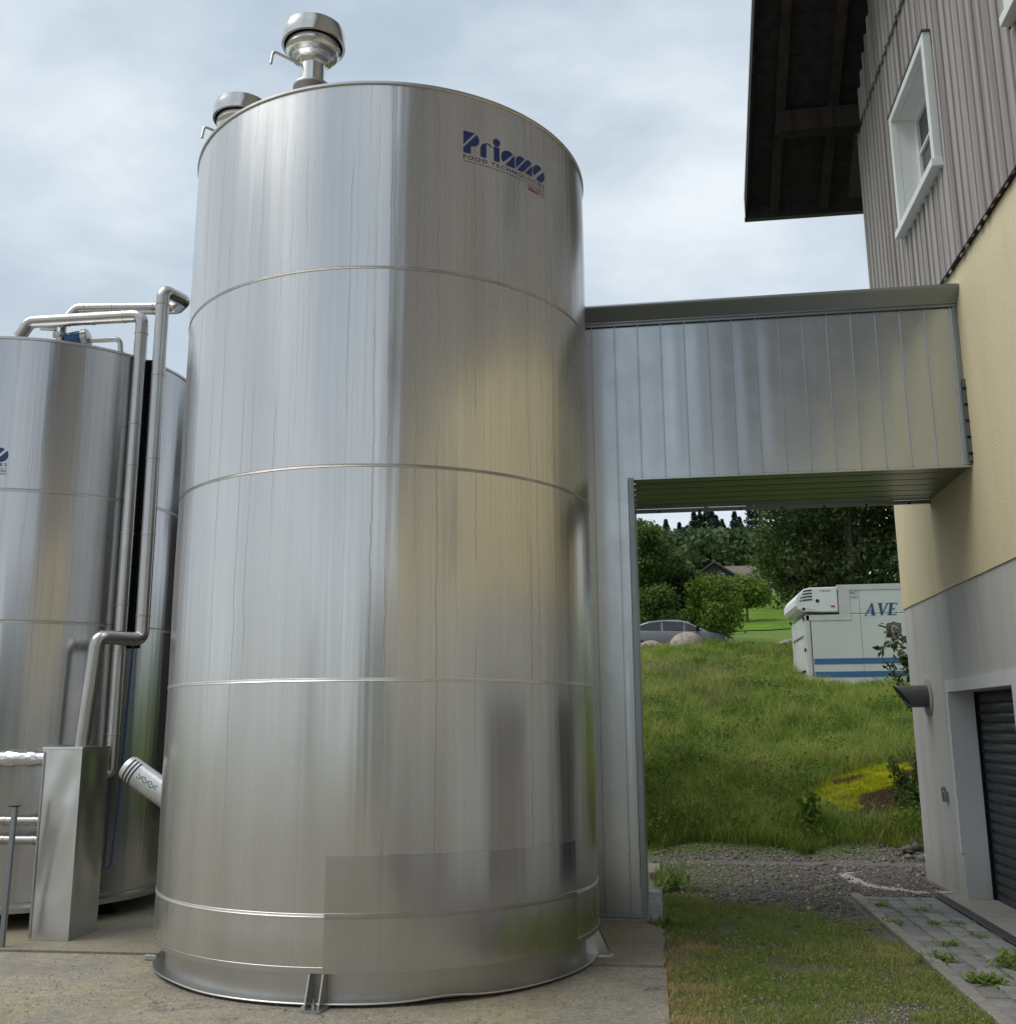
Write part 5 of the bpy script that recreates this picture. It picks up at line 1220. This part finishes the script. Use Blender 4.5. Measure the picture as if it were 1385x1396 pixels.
# meadow short grass near the trees' base is left to the sheet
# lawn patch in the yard
n = 200000
Yp = rng.uniform(5.9, 13.7, n); Xp = rng.uniform(.0, 1.84, n)
edge = 11.3-1.25*Xp+2.0*(vnoise(Xp*2, Yp*1.3, 1.6, 11)-.5)
pr_ = vnoise(Xp, Yp, 3.5, 12)
prob = np.clip((edge-Yp)/1.1+.5, 0, 1)**1.5*np.clip(-.12+1.9*pr_*vnoise(Xp, Yp, 9, 33)*1.6, 0, 1)
prob = np.maximum(prob, .16*np.clip(1.0-Xp, 0, 1)*vnoise(Xp, Yp, 2.2, 37)); prob = np.maximum(prob, .05*(vnoise(Xp, Yp, 3, 38) > .6)); near = np.clip((Yp-6.35)/.25+2*(pr_-.4), 0, 1); prob *= near
keep = rng.random(n) < prob; Xp = Xp[keep]; Yp = Yp[keep]; n = len(Xp)
dryp = np.exp(-((Xp-.05)/.22)**2)*(Yp < 8.8)*.55+np.clip(vnoise(Xp, Yp, .8, 14)-.45, 0, 1)*.9*(Yp < 8.5)
ti = np.clip(.1+.5*vnoise(Xp, Yp, 1.3, 13)+.35*rng.random(n)+dryp, 0, 1)
blades('lawn_patch', Xp, Yp, np.zeros(n), rng.uniform(.015, .060, n)*(.6+.9*vnoise(Xp, Yp, 4, 34)), rng.uniform(.003, .008, n), .9, M['grass_patch'], ti, 'short weedy grass between the concrete slab and the kerb', 'grass')
# broad-leaved weeds within the patch
n = 16000; Xw = rng.uniform(.05, 1.80, n); Yw = rng.uniform(6.4, 10.3, n); kk = (vnoise(Xw, Yw, 3.0, 16) > .42) & (Yw+1.25*Xw < 11.2+1.5*(vnoise(Xw, Yw, 2, 35)-.5)); Xw = Xw[kk]; Yw = Yw[kk]; n = len(Xw)
P = np.stack([Xw, Yw, rng.uniform(.01, .045, n)], 1); V, Fq = leaf_cards(P, .022, 1.6); o = np_mesh('clover', V, Fq, M['grass_patch'], rng.random(n)*.7); tag(o, 'clover and small broad leaved weeds in the grass patch', 'weeds', kind='stuff')
# moss cushion
n = 110000; u1 = rng.normal(size=n)*.55; u2 = rng.normal(size=n)*.55; Ym = 15.15+u2; Xm = 2.95+.35*u2+u1
g_ = vnoise(Xm, Ym, 3.2, 18); kk = (((u1/.9)**2+(u2/.95)**2 < 1.3) & (g_ > .36)); nk = ~(g_ > .40) & ((u1/.9)**2+(u2/.95)**2 < 1.1); Xq = Xm[nk]; Yq = Ym[nk]; Xm = Xm[kk]; Ym = Ym[kk]; n = len(Xm)
blades('yellow_moss', Xm, Ym, gz(Xm, Ym)+.01, rng.uniform(.02, .07, n)*(.5+vnoise(Xm, Ym, 8, 19)), rng.uniform(.010, .022, n), .8, M['moss'], np.clip(vnoise(Xm, Ym, 2, 20)*.6+rng.random(n)*.4, 0, 1), 'bright yellow green moss on the bank beside the wall', 'moss')

blades('dead_grass', Xq, Yq, gz(Xq, Yq)+.01, rng.uniform(.02, .09, len(Xq)), np.full(len(Xq), .012), .9, M['seedhead'], rng.random(len(Xq))*.6, 'brown dead grass and soil between the yellow moss', 'grass')
# gravel stones
def stones(name, X, Y, S, label, dz=0.0, tb=.38):
    n = len(X); base = np.array([(1, 0, 0), (0, 1, 0), (-1, 0, 0), (0, -1, 0), (0, 0, .7), (0, 0, -.7)], float)
    A = rng.normal(size=(n, 6, 3))*.22; V = (base[None]+A)*S[:, None, None]
    th = rng.random(n)*2*PI; c, s = np.cos(th), np.sin(th); x = V[:, :, 0]*c[:, None]-V[:, :, 1]*s[:, None]; y = V[:, :, 0]*s[:, None]+V[:, :, 1]*c[:, None]
    V = np.stack([x+X[:, None], y+Y[:, None], V[:, :, 2]+gz(X, Y)[:, None]+S[:, None]*.25+dz], -1).reshape(-1, 3)
    f = np.array([(0, 1, 4), (1, 2, 4), (2, 3, 4), (3, 0, 4), (1, 0, 5), (2, 1, 5), (3, 2, 5), (0, 3, 5)]); F_ = (f[None]+6*np.arange(n)[:, None, None]).reshape(-1, 3)
    t = np.repeat(np.clip(rng.normal(tb, .2, n), 0, 1)**1.2, 8); o = np_mesh(name, V, F_, M['pebble'], t); tag(o, label, 'gravel', kind='stuff')
n = 42000; Xs = rng.uniform(-.1, 3.3, n); Ys = rng.uniform(8.0, 14.1, n); kk = ~((Xs > 1.75) & (Ys < 10.95)) & ~((Xs > 2.8) & (Ys < YC+.05)) & (rng.random(n) < np.clip((Ys+1.25*Xs-10.3)/1.6, .10, 1)) & ~((Xs < .05) & (Ys < 13.0))
rg_ = np.abs(np.sqrt((Xs-2.75)**2+.55*(Ys-12.25)**2)-.72); kk &= ~((rg_ < .09) & (Ys < 12.7) & (rng.random(n) < .88))
Xs, Ys = Xs[kk], Ys[kk]; stones('gravel', Xs, Ys, rng.uniform(.004, .014, len(Xs))*(1+1.3*(rng.random(len(Xs)) < .05)), 'loose grey gravel between the lawn patch and the bank')
n = 5000; Xs = rng.uniform(.03, 1.78, n); Ys = rng.uniform(5.9, 6.9, n); stones('gravel', Xs, Ys, rng.uniform(.004, .012, n), 'fine dark gravel at the near end of the lawn patch')
n = 3500; Xs = rng.uniform(-5.2, .0, n); Ys = rng.uniform(5.7, 7.58, n); kk = rng.random(n) < np.clip(1.2-np.abs(Xs+2.6)*0+(vnoise(Xs+6, Ys, 1.5, 31)-.6)*3, 0, 1); Xs = Xs[kk]; Ys = Ys[kk]
stones('grit', Xs, Ys, rng.uniform(.002, .0065, len(Xs)), 'fine grit scattered over the front concrete slab', .022, .62)
# larger stones at the foot of the wall
n = 60; Xs = rng.uniform(2.9, 3.6, n); Ys = rng.uniform(13.4, 14.2, n); stones('rubble', Xs, Ys, rng.uniform(.03, .08, n), 'small heap of broken stones at the far foot of the grey wall')

n = 16000; jx = rng.choice([1.897, 2.07, 2.24, 2.415, 2.592], n, p=[.45, .12, .13, .12, .18]); jy = rng.uniform(5, 10.8, n)
hz = rng.random(n) < .35; jy = np.where(hz, 10.82-.21*np.round((10.82-jy)/.21), jy); jx = np.where(hz, rng.uniform(1.9, 2.6, n), jx)
kk = (vnoise(jx*3, jy*2, 2.6, 40) > .56); jx = jx[kk]+rng.normal(size=kk.sum())*.008; jy = jy[kk]+rng.normal(size=kk.sum())*.008
blades('joint_weeds', jx, jy, np.full(len(jx), .012), rng.uniform(.008, .040, len(jx)), rng.uniform(.003, .008, len(jx)), 1.0, M['grass_patch'], rng.random(len(jx))*.8, 'moss and tiny grass growing in the paving joints', 'weeds')
# weed tufts on the paving
def tuft(x, y, r, nl, label, z0=.02, seed=0):
    rnd = np.random.default_rng(seed); t = thing('weed_tuft', (x, y, z0), label, 'weed', 'weeds growing in the paving joints')
    nl = int(nl*1.6); a = rnd.random(nl)*2*PI; L = r*(.62 if r < .3 else 1)*rnd.uniform(.35, 1.2, nl); el = rnd.uniform(.1, 1.0 if r < .3 else 1.4, nl); w = L*(.10 if r < .3 else .04)+.002
    d = np.stack([np.cos(a)*np.cos(el), np.sin(a)*np.cos(el), np.sin(el)], 1); s = np.stack([-np.sin(a), np.cos(a), np.zeros(nl)], 1)
    o0 = rnd.normal(size=(nl, 3))*np.array([r*.4, r*.4, 0]); Mid = o0+d*L[:, None]*.55; T = o0+d*L[:, None]; T[:, 2] -= L*.15
    V = np.stack([o0-s*w[:, None]*.3, o0+s*w[:, None]*.3, Mid+s*w[:, None], Mid-s*w[:, None], T+s*w[:, None]*.1, T-s*w[:, None]*.1], 1).reshape(-1, 3); i6 = 6*np.arange(nl)[:, None]
    np_mesh('leaves', V, np.concatenate([i6+np.array([[0, 1, 2, 3]]), i6+np.array([[3, 2, 4, 5]])], 1).reshape(-1, 4), M['grass_patch'], np.repeat(rnd.random(nl)*.5, 2), t)
    return t
tuft(1.98, 10.30, .11, 40, 'dandelion like tuft nearest the far left corner of the paving', seed=1)
tuft(2.28, 10.10, .09, 30, 'low tuft in the second joint near the far end of the paving', seed=2)
tuft(2.22, 9.45, .08, 30, 'small tuft in the middle of the far paving', seed=3)
tuft(2.42, 9.50, .08, 26, 'small tuft right of centre on the paving', seed=4)
tuft(2.42, 8.95, .08, 26, 'flat tuft near the drain channel', seed=5)
tuft(2.12, 8.60, .09, 40, 'tuft on the joint halfway along the kerb side', seed=6)
tuft(2.45, 7.95, .20, 260, 'large bushy tuft at the right edge beside the drain channel', seed=7)
tuft(1.90, 8.05, .14, 90, 'tuft hanging over the kerb midway', seed=8)
tuft(2.05, 7.45, .14, 120, 'near tuft spreading across the first stones by the kerb', seed=9)
tuft(1.86, 9.40, .12, 60, 'tuft leaning over the kerb near its far end', seed=10)
tuft(.02, 9.20, .14, 160, 'dark leafy tuft at the corner of the white painted footing', seed=11)
tuft(.10, 11.2, .32, 70, 'tall thin weeds beside the metal clad column', seed=12)

# ------------------------------------------------------------------ world and light
w = bpy.data.worlds.new('World'); scene.world = w; w.use_nodes = True; nt = w.node_tree
bg = nt.nodes['Background']; bg.inputs['Strength'].default_value = .106
SUN_EL, SUN_ROT = math.radians(58), math.radians(250)
sky = node(nt, 'ShaderNodeTexSky'); sky.sky_type = 'NISHITA'; sky.sun_disc = False; sky.sun_elevation = SUN_EL; sky.sun_rotation = SUN_ROT
tc = node(nt, 'ShaderNodeTexCoord').outputs['Generated']
s = node(nt, 'ShaderNodeSeparateXYZ', {0: tc})
zc = mth(nt, 'ADD', mth(nt, 'MAXIMUM', s.outputs[2], 0.0), .22)
cv = node(nt, 'ShaderNodeCombineXYZ', {0: mth(nt, 'DIVIDE', s.outputs[0], zc), 1: mth(nt, 'DIVIDE', s.outputs[1], zc), 2: 0.0}).outputs[0]
n1 = noise(nt, cv, 1.05, 6, .52, .25); n2 = noise(nt, mapv(nt, cv, (1, 1.4, 1)), 2.6, 6, .55, .2)
mixn = mth(nt, 'ADD', mth(nt, 'MULTIPLY', n1, .7), mth(nt, 'MULTIPLY', n2, .3))
hor = mrange(nt, s.outputs[2], .02, .62, 1, 0)
cl = ramp(nt, mixn, [(.37, (3.9, 4.75, 5.6)), (.45, (4.6, 5.5, 6.35)), (.52, (6.0, 6.8, 7.5)), (.60, (7.9, 8.5, 8.9))])
cl = mixc(nt, mth(nt, 'MULTIPLY', mth(nt, 'POWER', hor, 1.6), .72), cl, (7.9, 8.5, 9.0))
tot = mixc(nt, .93, sky.outputs[0], cl)
nt.links.new(tot, bg.inputs['Color'])
ld = bpy.data.lights.new('sun', 'SUN'); ld.energy = 2.0; ld.angle = math.radians(45); ld.color = (1, .96, .90)
lo_ = bpy.data.objects.new('sun', ld); COL.objects.link(lo_)
az = SUN_ROT; d = Vector((math.sin(az)*math.cos(SUN_EL), math.cos(az)*math.cos(SUN_EL), math.sin(SUN_EL)))
lo_.rotation_euler = d.to_track_quat('Z', 'Y').to_euler(); lo_.location = (-10, -10, 20)
scene.view_settings.view_transform = 'Standard'; scene.view_settings.look = 'None'; scene.view_settings.exposure = .12; scene.view_settings.gamma = 1
scene.render.engine = 'CYCLES'
